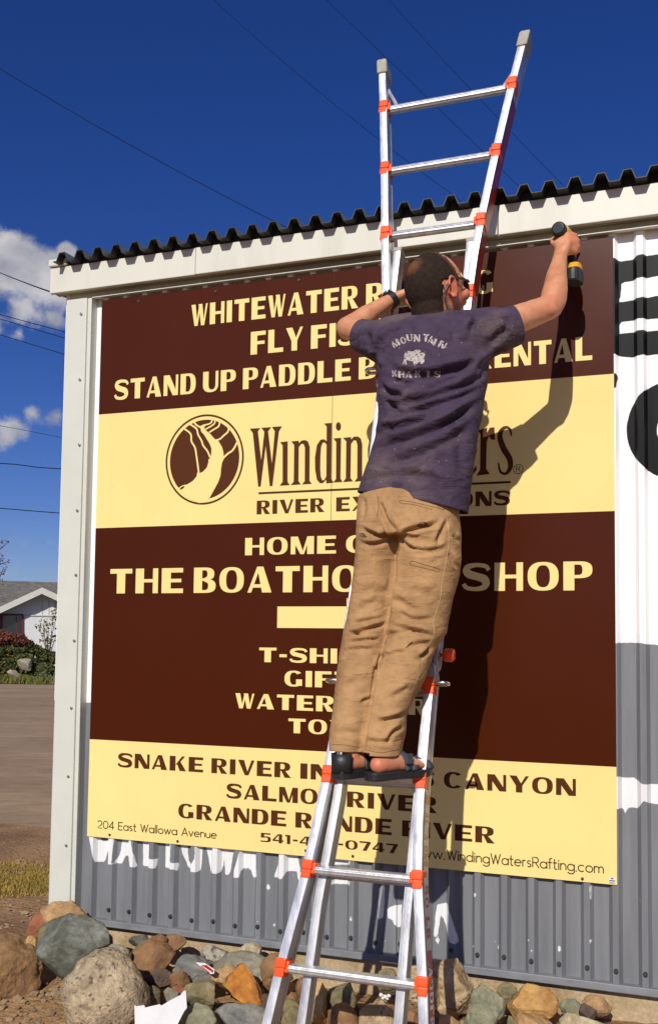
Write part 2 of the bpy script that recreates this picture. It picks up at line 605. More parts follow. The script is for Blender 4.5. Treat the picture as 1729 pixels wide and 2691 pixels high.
        L.new(vr.outputs['Result'], cm.inputs['B'])
        x_ = N.new('ShaderNodeMix'); x_.data_type = 'RGBA'
        L.new(r.outputs['Result'], x_.inputs['Factor'])
        if prev is None:
            x_.inputs['A'].default_value = (0.88, 0.87, 0.84, 1)
        else:
            L.new(prev, x_.inputs['A'])
        L.new(cm.outputs['Result'], x_.inputs['B'])
        return x_.outputs['Result']
    c = layer('paint_grey', None, (0.185, 0.190, 0.196), 0.012)
    c = layer('paint_white', c, (0.74, 0.74, 0.72), 0.007, .9, 1.06)
    c = layer('paint_black', c, (0.009, 0.009, 0.009), 0.005, .6, 1.5)
    L.new(c, b.inputs['Base Color'])
    bp = N.new('ShaderNodeBump'); bp.inputs['Strength'].default_value = 0.10; bp.inputs['Distance'].default_value = .004
    L.new(st.outputs['Fac'], bp.inputs['Height']); L.new(bp.outputs['Normal'], b.inputs['Normal'])
    me.materials.append(m)
    me.update()
    o = bpy.data.objects.new('corrugated_siding', me)
    COL.objects.link(o)
    o.parent = building
    return o


siding = build_siding()
MT['grey_flash'] = mat('grey_flashing', (0.20, 0.205, 0.21), 0.5, var=0.25, vscale=20, stretch=(.4, 1, 1))
# base flashing, footing, hidden volume of the building
b_ = MB()
b_.box((-0.20, -0.006, 0.030), (X_END, 0.034, 0.058))
b_.build('base_flashing', MT['grey_flash'], building, bevel=.002)
b_ = MB()
b_.box((-0.19, 0.035, GZ - 0.3), (X_END, 0.24, 0.031))
b_.build('footing', MT['concrete'], building, bevel=.006)
b_ = MB()
b_.box((-0.188, 0.05, 0.032), (-0.15, 6.0, 2.98))
b_.box((-0.188, 5.96, 0.032), (X_END, 6.0, 2.98))
b_.build('side_wall', MT['white'], building)
YF = -0.056
f0, f1 = px(118, 622, YF), px(118, 671, YF)
j1, j2 = px(457.5, 600, YF)[0], px(1165, 520, YF)[0]
ZF1, ZF0 = f0[2], f1[2]
zt = px(1540, 437, YF)[2]; zb = px(1540, 519, YF)[2]
ZF1, ZF0 = (ZF1 + zt) / 2 + .004, (ZF0 + zb) / 2
print('fascia', ZF0, ZF1, f0, zt, zb)
ZLIP = ZF0 - .030
# corner post: broad flange, stepped return lip
c_ = MB()
PXL, PXM, PXR = [(px(a, 726, -.03)[0] + px(b, 1350, -.03)[0]) / 2 for a, b in ((154.1, 136.8), (200.5, 187.2), (208.8, 197.0))]
print('post', PXL, PXM, PXR)
c_.box((PXL, -0.030, 0.03), (PXM, 0.045, ZLIP))
c_.build('corner_trim', MT['trim'], building, bevel=.004)
c_ = MB()
c_.box((PXM, -0.022, 0.03), (PXR, 0.03, ZLIP - .001))
c_.build('trim_lip', MT['trim'], building, bevel=.002)
for i in range(8):
    u, v = [(190, 734), (187, 888), (186, 1041), (181, 1195), (178, 1346), (174, 1500), (167, 1658), (160, 1818)][i]
    p = px(u, v, -0.032)
    s = MB(); s.tube([(p[0], -0.036, p[2]), (p[0], -0.028, p[2])], .0065, 10)
    s.build('trim_screw', MT['screw'], building, bevel=.001)
p = px(155, 1980, -0.032); s = MB(); s.tube([(p[0], -0.036, p[2]), (p[0], -0.028, p[2])], .0065, 10); s.build('trim_screw', MT['screw'], building, bevel=.001)

# fascia boards, in three lengths with small joints
XF = f0[0]
for (a, c, dy) in ((XF, j1 - .0015, 0.0), (j1 + .0015, j2 - .0015, -0.003), (j2 + .0015, X_END + .1, 0.001)):
    m_ = MB(); m_.box((a, YF + dy, ZF0), (c, YF + 0.022 + dy, ZF1)); m_.build('fascia', MT['fascia'], building, bevel=.003)
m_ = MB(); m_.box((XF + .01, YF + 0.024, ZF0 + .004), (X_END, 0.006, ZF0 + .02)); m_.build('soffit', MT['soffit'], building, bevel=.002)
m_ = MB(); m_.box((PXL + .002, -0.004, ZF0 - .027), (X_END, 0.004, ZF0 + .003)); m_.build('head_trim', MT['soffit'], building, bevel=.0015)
m_ = MB(); m_.box((PXR, -0.020, ZF0 - .0300), (X_END, 0.003, ZF0 - .0268)); m_.build('trim_edge', MT['fascia'], building)
m_ = MB(); m_.box((XF - .004, YF - .012, ZF1 + .003), (XF + .095, YF + .5, ZF1 + .037)); m_.build('rake_trim', MT['trim'], building, bevel=.005)
# corrugated roof sheet
prof = []
x = XF + .055
RP = 0.0965
while x < X_END + .2:
    prof += [(x, .005), (x + .0165, .005), (x + .0315, .042), (x + .0625, .043), (x + .0775, .005)]
    x += RP
YR = -0.112
SL = 0.06
rb = MB()
rows = [YR, -0.05, 0.4, 6.1]
rings = [[(q[0], yy, ZF1 + q[1] + (yy - YR) * SL) for q in prof] for yy in rows]
rb.loft(rings, caps=False, closed=False)
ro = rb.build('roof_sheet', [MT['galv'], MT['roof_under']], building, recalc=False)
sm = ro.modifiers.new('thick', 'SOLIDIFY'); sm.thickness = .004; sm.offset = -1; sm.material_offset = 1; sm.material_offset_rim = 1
rc = MB()
n_ = len(prof)
top = [(q[0], YF + .004, ZF1 + q[1] - .002) for q in prof]
botm = [(q[0], YF + .004, ZF1 + .0015) for q in prof]
rc.loft([top, botm], caps=False, closed=False)
rc.build('closure_strip', MT['black_closure'], building)
# siding screws: pairs along the base and at mid height
for i in range(26):
    x = -0.201 + .011 + PITCH * (i + 1)
    if x < 0.02: continue
    s = MB(); z = .105 + .004 * math.sin(i * 3)
    xc = x + (PITCH - .0) / 2 if False else x
    s.tube([(xc, Y_CREST - .008, z), (xc, Y_CREST + .002, z)], [.0085, .009], 8); s.tube([(xc, Y_CREST - .013, z), (xc, Y_CREST - .007, z)], .005, 6)
    s.build('siding_screw', MT['darkscrew'], building)

# ---------------------------------------------------------------- the sign
SX1, SZ0 = 2.30, 0.42
SZ1 = SZ0 + 2.30 * 1.0778
sign = thing('sign_board', (SX1 / 2, 0, SZ0), 'big brown and cream river rafting sign screwed to the corrugated wall', 'sign')
zb1 = (px(235, 973, 0)[2] + px(1435, 880, 0)[2]) / 2
zb2 = (px(226, 1240, 0)[2] + px(1437, 1198, 0)[2]) / 2
zb3 = (px(211, 1735, 0)[2] + px(1442, 1795, 0)[2]) / 2
print('bands', zb1, zb2, zb3, SZ1)


def sign_material():
    m = bpy.data.materials.new('printed_panel')
    m.use_nodes = True
    N, L = m.node_tree.nodes, m.node_tree.links
    b = N['Principled BSDF']
    b.inputs['Roughness'].default_value = 0.36
    b.inputs['Specular IOR Level'].default_value = 0.12
    tc = N.new('ShaderNodeTexCoord')
    sp = N.new('ShaderNodeSeparateXYZ')
    L.new(tc.outputs['Object'], sp.inputs[0])
    H = SZ1 - SZ0
    dv = N.new('ShaderNodeMath'); dv.operation = 'DIVIDE'; dv.inputs[1].default_value = H
    L.new(sp.outputs['Z'], dv.inputs[0])
    r = N.new('ShaderNodeValToRGB')
    r.color_ramp.interpolation = 'CONSTANT'
    cream, brown = (0.82, 0.655, 0.245, 1), (0.060, 0.0105, 0.002, 1)
    brown2 = (0.064, 0.0135, 0.0042, 1)
    e = r.color_ramp.elements
    e[0].position = 0; e[0].color = cream
    e[1].position = (zb3 - SZ0) / H; e[1].color = brown
    k = e.new((zb2 - SZ0) / H); k.color = cream
    k = e.new((zb1 - SZ0) / H); k.color = brown2
    L.new(dv.outputs[0], r.inputs['Fac'])
    nz_ = N.new('ShaderNodeTexNoise'); nz_.inputs['Scale'].default_value = 2.5; nz_.inputs['Detail'].default_value = 7
    L.new(tc.outputs['Object'], nz_.inputs['Vector'])
    mr = N.new('ShaderNodeMapRange'); mr.inputs['From Min'].default_value = .3; mr.inputs['From Max'].default_value = .7
    mr.inputs['To Min'].default_value = .955; mr.inputs['To Max'].default_value = 1.045
    L.new(nz_.outputs['Fac'], mr.inputs['Value'])
    mx = N.new('ShaderNodeMix'); mx.data_type = 'RGBA'; mx.blend_type = 'MULTIPLY'; mx.inputs['Factor'].default_value = 1
    L.new(r.outputs['Color'], mx.inputs['A']); L.new(mr.outputs['Result'], mx.inputs['B'])
    L.new(mx.outputs['Result'], b.inputs['Base Color'])
    m2 = N.new('ShaderNodeMapRange'); m2.inputs['To Min'].default_value = .20; m2.inputs['To Max'].default_value = .34
    L.new(nz_.outputs['Fac'], m2.inputs['Value']); L.new(m2.outputs['Result'], b.inputs['Roughness'])
    n2 = N.new('ShaderNodeTexNoise'); n2.inputs['Scale'].default_value = 1.7; n2.inputs['Detail'].default_value = 2
    L.new(tc.outputs['Object'], n2.inputs['Vector'])
    bp = N.new('ShaderNodeBump'); bp.inputs['Strength'].default_value = .12; bp.inputs['Distance'].default_value = .02
    L.new(n2.outputs['Fac'], bp.inputs['Height']); L.new(bp.outputs['Normal'], b.inputs['Normal'])
    return m


MT['sign'] = sign_material()
for (a, c) in ((0.0, SX1 / 2 + .002), (SX1 / 2 + .0042, SX1)):
    m_ = MB(); m_.box((a, 0, SZ0), (c, .0045, SZ1)); m_.build('panel', MT['sign'], sign)
m_ = MB(); m_.box((SX1 / 2 + .0021, .0012, SZ0 + .002), (SX1 / 2 + .0041, .004, SZ1 - .002)); m_.build('panel_joint', MT['olive_line'], sign)
for (u, v) in [(257, 1955), (416, 1970), (716, 1992), (826, 2005), (1363, 2058), (325, 705), (505, 682), (700, 655), (1475 / KD, 655 / KD)]:
    p = px(u, v, 0)
    s = MB(); s.tube([(p[0], -.0035, p[2]), (p[0], .001, p[2])], .0058, 8); s.tube([(p[0], -.0055, p[2]), (p[0], -.0032, p[2])], .0034, 6)
    s.build('sign_screw', MT['darkscrew'], sign)
# maker's sticker in the lower right corner
c8 = zz(1450, 2150, 5.52)
def sq(x0, y0, x1, y1, y):
    return [px(*c8(a, b), y) for a, b in ((x0, y0), (x1, y0 + (x1 - x0) * .1), (x1, y1 + (x1 - x0) * .1), (x0, y1))]
s = MB(); s.add(sq(830, 855, 916, 952, -.0012), [(0, 1, 2, 3)], 0)
s.add(sq(832, 905, 915, 920, -.0020), [(0, 1, 2, 3)], 1); s.add(sq(832, 938, 912, 947, -.0020), [(0, 1, 2, 3)], 1)
s.add([px(*c8(a, b), -.0020) for a, b in ((840, 868), (862, 876), (872, 868), (885, 880), (905, 878), (884, 890), (874, 900), (866, 888))], [tuple(range(8))], 1)
s.build('maker_sticker', [MT['sticker_white'], mat('blue_print', (.03, .035, .10), .4)], sign, recalc=True)
# ---------------------------------------------------------------- lettering
def R(x0, y0, x1, y1): return [(x0, y0), (x1, y0), (x1, y1), (x0, y1)]


def arc(cx_, cy_, ro, ri, a0, a1, n=22, e=2.5, ci=None):
    """thick arc between two superellipses, as quads"""
    ci = ci or (cx_, cy_)
    def sp(c, r, a):
        co, si = math.cos(a), math.sin(a)
        return (c[0] + r[0] * math.copysign(abs(co) ** (2 / e), co), c[1] + r[1] * math.copysign(abs(si) ** (2 / e), si))
    out = []
    A = [math.radians(a0 + (a1 - a0) * i / n) for i in range(n + 1)]
    for i in range(n):
        out.append([sp((cx_, cy_), ro, A[i]), sp((cx_, cy_), ro, A[i + 1]), sp(ci, ri, A[i + 1]), sp(ci, ri, A[i])])
    return out


def smooth_path(pts, n=6):
    P = [np.array(p, float) for p in pts]
    out = []
    for i in range(len(P) - 1):
        p0, p1, p2, p3 = P[max(i - 1, 0)], P[i], P[i + 1], P[min(i + 2, len(P) - 1)]
        for k in range(n):
            t = k / n
            out.append(0.5 * (2 * p1 + (p2 - p0) * t + (2 * p0 - 5 * p1 + 4 * p2 - p3) * t * t + (3 * p1 - p0 - 3 * p2 + p3) * t ** 3))
    out.append(P[-1])
    return out


def ribbon(pts, w, n=6, smooth=True, aspect=1.0):
    """quads along a path; w number or list (one per control point)"""
    W = w if hasattr(w, '__len__') else [w] * len(pts)
    if smooth and len(pts) > 2:
        P = smooth_path(pts, n)
        Wd = np.interp(np.linspace(0, len(W) - 1, len(P)), np.arange(len(W)), W)
    else:
        P = [np.array(p, float) for p in pts]
        Wd = W
    left, right = [], []
    for i, p in enumerate(P):
        t = P[min(i + 1, len(P) - 1)] - P[max(i - 1, 0)]
        t = t * np.array([aspect, 1.0])
        t = t / (np.linalg.norm(t) + 1e-12)
        nrm = np.array([-t[1] / aspect, t[0]]) * Wd[i] / 2
        left.append(tuple(p + nrm)); right.append(tuple(p - nrm))
    return [[left[i], left[i + 1], right[i + 1], right[i]] for i in range(len(P) - 1)]


def wide_glyph(ch):
    T = .37
    if ch == 'H': return 1.0, [R(0, 0, T, 1), R(.77, 0, 1, 1), R(T, .44, .77, .57)]
    if ch == 'I': return .36, [R(0, 0, .36, 1)]
    if ch == 'T': return 1.0, [R(0, .81, 1, 1), R(.31, 0, .69, .81)]
    if ch == 'E': return .94, [R(0, 0, .40, 1), R(.40, .82, .93, 1), R(.40, .43, .86, .57), R(.40, 0, .94, .18)]
    if ch == 'F': return .92, [R(0, 0, .40, 1), R(.40, .82, .92, 1), R(.40, .43, .86, .57)]
    if ch == 'L': return .92, [R(0, 0, .37, 1), R(.37, 0, .92, .19)]
    if ch == 'A': return 1.02, [[(.40, 1), (.66, 1), (1.02, 0), (.62, 0)], [(0, 0), (.16, 0), (.50, .90), (.42, 1), (.40, 1)], R(.20, .19, .70, .32)]
    if ch == 'W': return 1.14, [[(0, 1), (.29, 1), (.46, 0), (.24, 0)], [(.36, 0), (.46, 0), (.66, 1), (.55, 1)], [(.50, 1), (.76, 1), (.92, 0), (.70, 0)], [(.82, 0), (.92, 0), (1.14, 1), (1.02, 1)]]
    if ch == 'M': return 1.18, [R(0, 0, .24, 1), [(.0, 1), (.36, 1), (.68, 0), (.50, 0)], [(.57, 0), (.68, 0), (.98, 1), (.84, 1)], R(.84, 0, 1.18, 1)]
    if ch == 'N': return 1.0, [R(0, 0, .27, 1), [(0, 1), (.40, 1), (1.0, 0), (.64, 0)], R(.84, 0, 1.0, 1)]
    if ch in 'O0': return 1.06, arc(.53, .5, (.53, .5), (.235, .385), 0, 360, 40, 2.5)
    if ch == 'C': return 1.0, arc(.53, .5, (.53, .5), (.22, .385), 42, 318, 34, 2.4)
    if ch == 'G': return 1.04, arc(.53, .5, (.53, .5), (.22, .385), 42, 300, 34, 2.4) + [R(.66, .06, 1.0, .46)]
    if ch == 'S': return .97, ribbon([(.93, .74), (.82, .88), (.50, .93), (.20, .87), (.13, .73), (.24, .60), (.50, .52), (.76, .43), (.83, .27), (.74, .13), (.46, .07), (.14, .12), (.03, .26)],
                                     [.15, .15, .145, .20, .27, .29, .27, .29, .27, .20, .145, .15, .15], 5)
    if ch == 'D': return 1.04, [R(0, 0, .37, 1), R(.37, .88, .50, 1), R(.37, 0, .50, .12)] + arc(.50, .5, (.54, .5), (.20, .38), -90, 90, 24, 2.6)
    if ch == 'P': return .97, [R(0, 0, .37, 1), R(.37, .89, .50, 1), R(.37, .42, .50, .53)] + arc(.50, .71, (.47, .29), (.14, .18), -90, 90, 20, 2.7)
    if ch == 'R': return 1.04, [R(0, 0, .37, 1), R(.37, .89, .50, 1), R(.37, .43, .55, .54), [(.42, .46), (.66, .46), (1.04, 0), (.64, 0)]] + arc(.50, .715, (.48, .285), (.14, .175), -90, 90, 20, 2.7)
    if ch == 'B': return .97, [R(0, 0, .37, 1), R(.37, .89, .48, 1), R(.37, .47, .50, .57), R(.37, 0, .50, .11)] + arc(.46, .745, (.44, .255), (.14, .15), -90, 90, 18, 2.6) + arc(.48, .27, (.49, .27), (.16, .16), -90, 90, 18, 2.6)
    if ch == 'U': return 1.0, [R(0, .38, .36, 1), R(.82, .38, 1, 1)] + arc(.50, .38, (.50, .38), (.23, .26), 180, 360, 22, 2.4, ci=(.59, .38))
    if ch == 'V': return 1.04, [[(0, 1), (.38, 1), (.68, 0), (.44, 0)], [(.52, 0), (.68, 0), (1.04, 1), (.86, 1)]]
    if ch == 'Y': return 1.02, [[(0, 1), (.38, 1), (.68, .42), (.34, .42)], [(.54, .42), (.68, .42), (1.02, 1), (.85, 1)], R(.34, 0, .68, .43)]
    if ch == 'K': return 1.08, [R(0, 0, .38, 1), [(.38, .40), (.56, .46), (1.0, 1), (.80, 1)], [(.46, .52), (.66, .70), (1.08, 0), (.66, 0)]]
    if ch == 'X': return 1.04, [[(0, 1), (.40, 1), (1.04, 0), (.66, 0)], [(0, 0), (.18, 0), (1.0, 1), (.82, 1)]]
    if ch == '-': return .46, [R(.02, .36, .44, .56)]
    if ch == '1': return .50, [R(.14, 0, .44, 1), R(0, .82, .14, 1)]
    if ch == '5': return .95, [R(.04, .84, .90, 1), R(.04, .46, .32, .84), R(.32, .50, .55, .64), R(0, 0, .55, .14)] + arc(.55, .32, (.40, .32), (.12, .18), -90, 90, 18, 2.8)
    if ch == '2': return .95, [R(0, 0, .95, .16), [(0, .14), (.40, .14), (.92, .50), (.60, .50)]] + arc(.48, .70, (.46, .30), (.16, .15), -40, 160, 20, 2.6)
    if ch == '3': return .95, arc(.46, .73, (.46, .27), (.14, .13), -90, 150, 18, 2.6) + arc(.46, .28, (.49, .28), (.16, .14), -150, 90, 18, 2.6)
    if ch == '4': return 1.0, [R(.56, 0, .86, 1), R(0, .20, 1.0, .35), [(0, .35), (.20, .35), (.62, 1), (.48, 1)]]
    if ch == '7': return .95, [R(0, .83, .95, 1), [(.95, .85), (.62, .83), (.26, 0), (.60, 0)]]
    return .5, []


def thin_glyph(ch):
    """light geometric letters as open strokes; x-height .62, capitals 1"""
    def circ(cx_, cy_, rx, ry, a0=0, a1=360, n=20):
        return [(cx_ + rx * math.cos(math.radians(a0 + (a1 - a0) * i / n)), cy_ + ry * math.sin(math.radians(a0 + (a1 - a0) * i / n))) for i in range(n + 1)]
    bowl = circ(.34, .31, .34, .31)
    G = {
        '2': (.62, [circ(.31, .70, .28, .30, 165, -40, 14) + [(.02, 0), (.62, 0)]]),
        '0': (.70, [circ(.35, .5, .35, .5)]), '4': (.66, [[(.50, 0), (.50, 1), (0, .26), (.66, .26)]]),
        'E': (.54, [[(.54, 1), (0, 1), (0, 0), (.54, 0)], [(0, .52), (.46, .52)]]),
        'W': (1.0, [[(0, 1), (.27, 0), (.50, .9), (.73, 0), (1.0, 1)]]), 'A': (.78, [[(0, 0), (.39, 1), (.78, 0)], [(.12, .30), (.66, .30)]]),
        'R': (.62, [[(0, 0), (0, 1), (.32, 1)] + circ(.32, .74, .27, .26, 90, -90, 12) + [(0, .48)], [(.30, .48), (.62, 0)]]),
        'a': (.68, [bowl, [(.68, .62), (.68, 0)]]), 'd': (.68, [bowl, [(.68, 1.05), (.68, 0)]]), 'o': (.68, [bowl]),
        'g': (.68, [bowl, [(.68, .62), (.68, -.05)] + circ(.34, -.08, .34, .24, 0, -160, 12)]),
        'e': (.68, [[(.0, .33), (.68, .33)] + circ(.34, .31, .34, .31, 4, 318, 20)]),
        's': (.40, [circ(.20, .46, .17, .15, 30, 260, 10) + circ(.20, .155, .18, .155, 80, -150, 10)]),
        't': (.34, [[(.12, .95), (.12, .08), (.20, 0), (.34, 0)], [(0, .62), (.32, .62)]]), 'f': (.34, [[(.34, 1.02), (.22, 1.02), (.13, .92), (.13, 0)], [(0, .62), (.32, .62)]]),
        'l': (.04, [[(.02, 1.05), (.02, 0)]]), 'i': (.06, [[(.03, .62), (.03, 0)], [(.03, .84), (.03, .90)]]),
        'w': (.86, [[(0, .62), (.22, 0), (.43, .60), (.64, 0), (.86, .62)]]), 'v': (.56, [[(0, .62), (.28, 0), (.56, .62)]]),
        'n': (.54, [[(0, .62), (0, 0)], [(0, .34)] + circ(.27, .34, .27, .28, 180, 0, 12) + [(.54, 0)]]),
        'u': (.54, [[(0, .62)] + circ(.27, .28, .27, .28, 180, 360, 12) + [(.54, .62), (.54, 0)]]),
        'm': (.90, [[(0, .62), (0, 0)], [(0, .38)] + circ(.225, .38, .225, .24, 180, 0, 10) + [(.45, 0)], [(.45, .38)] + circ(.675, .38, .225, .24, 180, 0, 10) + [(.90, 0)]]),
        'r': (.30, [[(0, .62), (0, 0)], [(0, .38)] + circ(.22, .38, .22, .24, 180, 70, 8)]),
        'c': (.60, [circ(.34, .31, .34, .31, 50, 310, 18)]), '.': (.06, [[(.0, 0), (.06, 0)]]),
    }
    return G.get(ch, (.4, []))


class Print:
    """flat print on the sign face; every polygon sits a hair in front of the one before"""
    def __init__(self, base=-0.0007, step=0.000045):
        self.mb = MB(); self.k = 0; self.base = base; self.step = step

    def poly(self, pts):       # pts: (x, z) on the sign
        y = self.base - self.step * (self.k % 9)
        self.k += 1
        n = len(pts)
        a = sum(pts[i][0] * pts[(i + 1) % n][1] - pts[(i + 1) % n][0] * pts[i][1] for i in range(n))
        if a < 0: pts = pts[::-1]
        self.mb.add([(p[0], y, p[1]) for p in pts], [tuple(range(n))])

    def quads(self, qs):       # one continuous strip: all on one level
        y = self.base - self.step * (self.k % 9)
        self.k += 1
        for pts in qs:
            n = len(pts)
            a = sum(pts[i][0] * pts[(i + 1) % n][1] - pts[(i + 1) % n][0] * pts[i][1] for i in range(n))
            if a < 0: pts = pts[::-1]
            self.mb.add([(p[0], y, p[1]) for p in pts], [tuple(range(n))])

    def build(self, name, m, label=None):
        o = self.mb.build(name, m, sign, recalc=False)
        if label: o['label'] = label
        return o


def sgn(u, v):
    p = px(u, v, 0)
    return (p[0], p[2])


def wide_words(pr, words, zlo, zhi, gap=.16):
    """words: (text, xl, xr) in sign metres"""
    h = zhi - zlo
    for text, xl, xr in words:
        gl = [wide_glyph(c) for c in text]
        tot = sum(g[0] for g in gl) + gap * (len(gl) - 1)
        s = (xr - xl) / tot
        x = xl
        for w, polys in gl:
            prev = set()
            for p in polys:
                q = [(x + a * s, zlo + b * h) for a, b in p]
                key = {(round(c[0], 6), round(c[1], 6)) for c in q}
                if len(key & prev) >= 2:
                    pr.k -= 1          # next piece of the same curve stays level with it
                pr.poly(q)
                prev = key
            x += (w + gap) * s


def wide_line(words, top, bot, m, label):
    zhi = sum(sgn(*t)[1] for t in top) / len(top)
    zlo = sum(sgn(*t)[1] for t in bot) / len(bot)
    for t, ul, ur, v in words:
        xl = sgn(ul, v)[0]
        xr = 2.30 - xl if ur is None else sgn(ur, v)[0]
        pr = Print()
        wide_words(pr, [(t, xl, xr)], zlo, zhi)
        pr.build('lettering', m, label.split(' word')[0] + ' word ' + t if 'number' not in label else label)


CR, BR = MT['cream'], MT['brown']
wide_line([('WHITEWATER', 448.3, 838.5, 720), ('RAFTING', 857, 1155, 680)], [(448, 712), (838, 668.5)], [(455, 762), (838, 721)], CR, 'cream words WHITEWATER RAFTING at the top')
wide_line([('FLY', 587, 709, 800), ('FISHING', 728, 1003, 780)], [(588, 776.6)], [(588, 830)], CR, 'cream words FLY FISHING')
wide_line([('STAND', 269, 458, 910), ('UP', 475.5, 552, 890), ('PADDLE', 569, 821, 875), ('BOARD', 840, 1088, 850), ('RENTAL', 1110, 1386, 820)], [(270, 888.7), (1386, 787)], [(270, 937), (1386, 841)], CR, 'cream words STAND UP PADDLE BOARD RENTAL')
wide_line([('RIVER', 601, 759.5, 1190), ('EXPEDITIONS', 787, 1193.6, 1165)], [(601, 1172.8), (1193, 1146.5)], [(601, 1204.5), (1193, 1182)], BR, 'dark brown words RIVER EXPEDITIONS')
wide_line([('HOME', 573.9, 786.5, 1278), ('OF', 810, 924, 1270)], [(575, 1259), (786, 1254)], [(575, 1299.5), (786, 1296)], CR, 'cream words HOME OF')
wide_line([('THE', 258, 429, 1360), ('BOATHOUSE', 454, 1048, 1355), ('SHOP', 1083.3, 1386.5, 1348)], [(258, 1332), (1386, 1314)], [(258, 1388.6), (1386, 1383)], CR, 'largest cream words THE BOATHOUSE SHOP')
wide_line([('T-SHIRTS', 606.8, None, 1533)], [(607, 1516)], [(607, 1550)], CR, 'cream word T-SHIRTS')
wide_line([('GIFTS', 666, None, 1588)], [(666, 1569.8)], [(666, 1607)], CR, 'cream word GIFTS')
wide_line([('WATER', 551, 783, 1640), ('WEAR', 806, 1001, 1650)], [(552, 1623)], [(552, 1658)], CR, 'cream words WATER WEAR')
wide_line([('TOYS', 675, None, 1699)], [(675, 1682)], [(675, 1716)], CR, 'cream word TOYS')
wide_line([('SNAKE', 276.5, 476, 1785), ('RIVER', 495, 681.7, 1795), ('IN', 703, 774, 1805), ('HELLS', 798, 1016, 1815), ('CANYON', 1038.7, 1347.8, 1835)], [(276, 1764.9), (476, 1773), (1347, 1822.7)], [(276, 1799), (476, 1808), (1347, 1862)], BR, 'dark brown words SNAKE RIVER IN HELLS CANYON')
wide_line([('SALMON', 530.8, 788, 1850), ('RIVER', 812, 1023, 1870)], [(531, 1834)], [(531, 1869)], BR, 'dark brown words SALMON RIVER')
wide_line([('GRANDE', 417.5, 670.6, 1900), ('RONDE', 691.5, 917, 1918), ('RIVER', 941, 1158, 1945)], [(417, 1883), (1158, 1934.7)], [(417, 1917.6), (1158, 1973)], BR, 'dark brown words GRANDE RONDE RIVER')
wide_line([('541-432-0747', 609.6, 931, 1975)], [(610, 1951), (931, 1976)], [(610, 1973), (931, 1997)], BR, 'dark brown telephone number 541-432-0747')
# arrow
pr = Print()
a0, a1, a2 = sgn(649.5, 1420), sgn(649.5, 1470), sgn(811.5, 1399.6)
tip = sgn(884, 1446)
zc = (a0[1] + a1[1]) / 2
hh = a2[1] - zc
pr.poly([(a0[0], a0[1]), (a0[0], a1[1]), (a2[0], a1[1]), (a2[0], zc - hh), (tip[0], zc), (a2[0], zc + hh), (a2[0], a0[1])])
pr.build('arrow', CR, 'cream arrow pointing to the shop')


def thin_line(text, xl, xr, zlo, zhi, wd, m, label, cap=1.0):
    pr = Print()
    gap = .17
    gl = [(.34, []) if c == ' ' else thin_glyph(c) for c in text]
    tot = sum(g[0] for g in gl) + gap * (len(gl) - 1)
    s = (xr - xl) / tot
    h = (zhi - zlo)
    x = xl
    for w, strokes in gl:
        for st in strokes:
            pp = [(x + a * s, zlo + b * h) for a, b in st]
            if len(pp) > 8: pr.quads(ribbon(pp, wd, smooth=False))
            else:
                for i_ in range(len(pp) - 1):
                    e_ = np.array(pp[i_ + 1]) - np.array(pp[i_]); e_ *= wd * .4 / (np.linalg.norm(e_) + 1e-9)
                    pr.quads(ribbon([tuple(np.array(pp[i_]) - e_), tuple(np.array(pp[i_ + 1]) + e_)], wd, smooth=False))
        x += (w + gap) * s
    return pr.build('lettering', m, label)


OL = MT['olive_line']
thin_line('204 East Wallowa Avenue', sgn(229, 1930)[0], sgn(507, 1945)[0], (sgn(229, 1940.8)[1] + sgn(507, 1961.6)[1]) / 2, sgn(229, 1921)[1] - .001, .0042, OL, 'thin dark line of street address 204 East Wallowa Avenue')
wz0, wz1 = (sgn(1050, 2014)[1] + sgn(1412, 2044.7)[1]) / 2, sgn(1050, 1990.6)[1]
thin_line('www.', sgn(962, 2000)[0], sgn(1041, 2006)[0], wz0, wz1, .0042, OL, 'thin dark letters www. behind the ladder')
thin_line('WindingWatersRafting.com', sgn(1047, 2005)[0], sgn(1412, 2030)[0], wz0, wz1, .0042, OL, 'thin dark web address ending Rafting.com')

# logo: oval river view, serif name, thin rule
lz = zz(420, 1080, 5.5)
def LP(X, Y): return sgn(*lz(X, Y))
xl, xr, zt, zb = LP(85, 740)[0], LP(1215, 660)[0], LP(700, 45)[1], LP(600, 1355)[1]
ex, ez = (xl + xr) / 2, (zt + zb) / 2
ra, rbb = (xr - xl) / 2, (zt - zb) / 2
thk = .0085
pr = Print()
pr.quads(arc(ex, ez, (ra, rbb), (ra - thk, rbb - thk), 0, 360, 72, 2.0))
ia, ib = ra - .022, rbb - .024
pr.poly([(ex + ia * math.cos(t), ez + ib * math.sin(t)) for t in np.linspace(0, 2 * math.pi, 73)[:-1]])
pr.build('logo_oval', BR, 'brown oval logo with river')
pr = Print(base=-0.0012)
river = [(590, 215), (640, 192), (660, 215), (640, 240), (660, 265), (680, 290), (725, 325), (790, 400), (850, 435), (900, 520), (920, 590), (925, 655), (932, 680), (900, 750), (885, 850), (880, 930), (850, 1020), (780, 1150), (705, 1285), (650, 1325), (560, 1330), (450, 1280), (350, 1210), (256, 1128), (290, 1100), (330, 1075), (400, 1060), (480, 1010), (530, 950), (548, 880), (575, 900), (620, 880), (680, 820), (705, 740), (705, 700), (730, 680), (745, 620), (748, 540), (720, 470), (670, 390), (640, 340), (600, 300), (590, 250)]
pr.poly([LP(*p) for p in river])
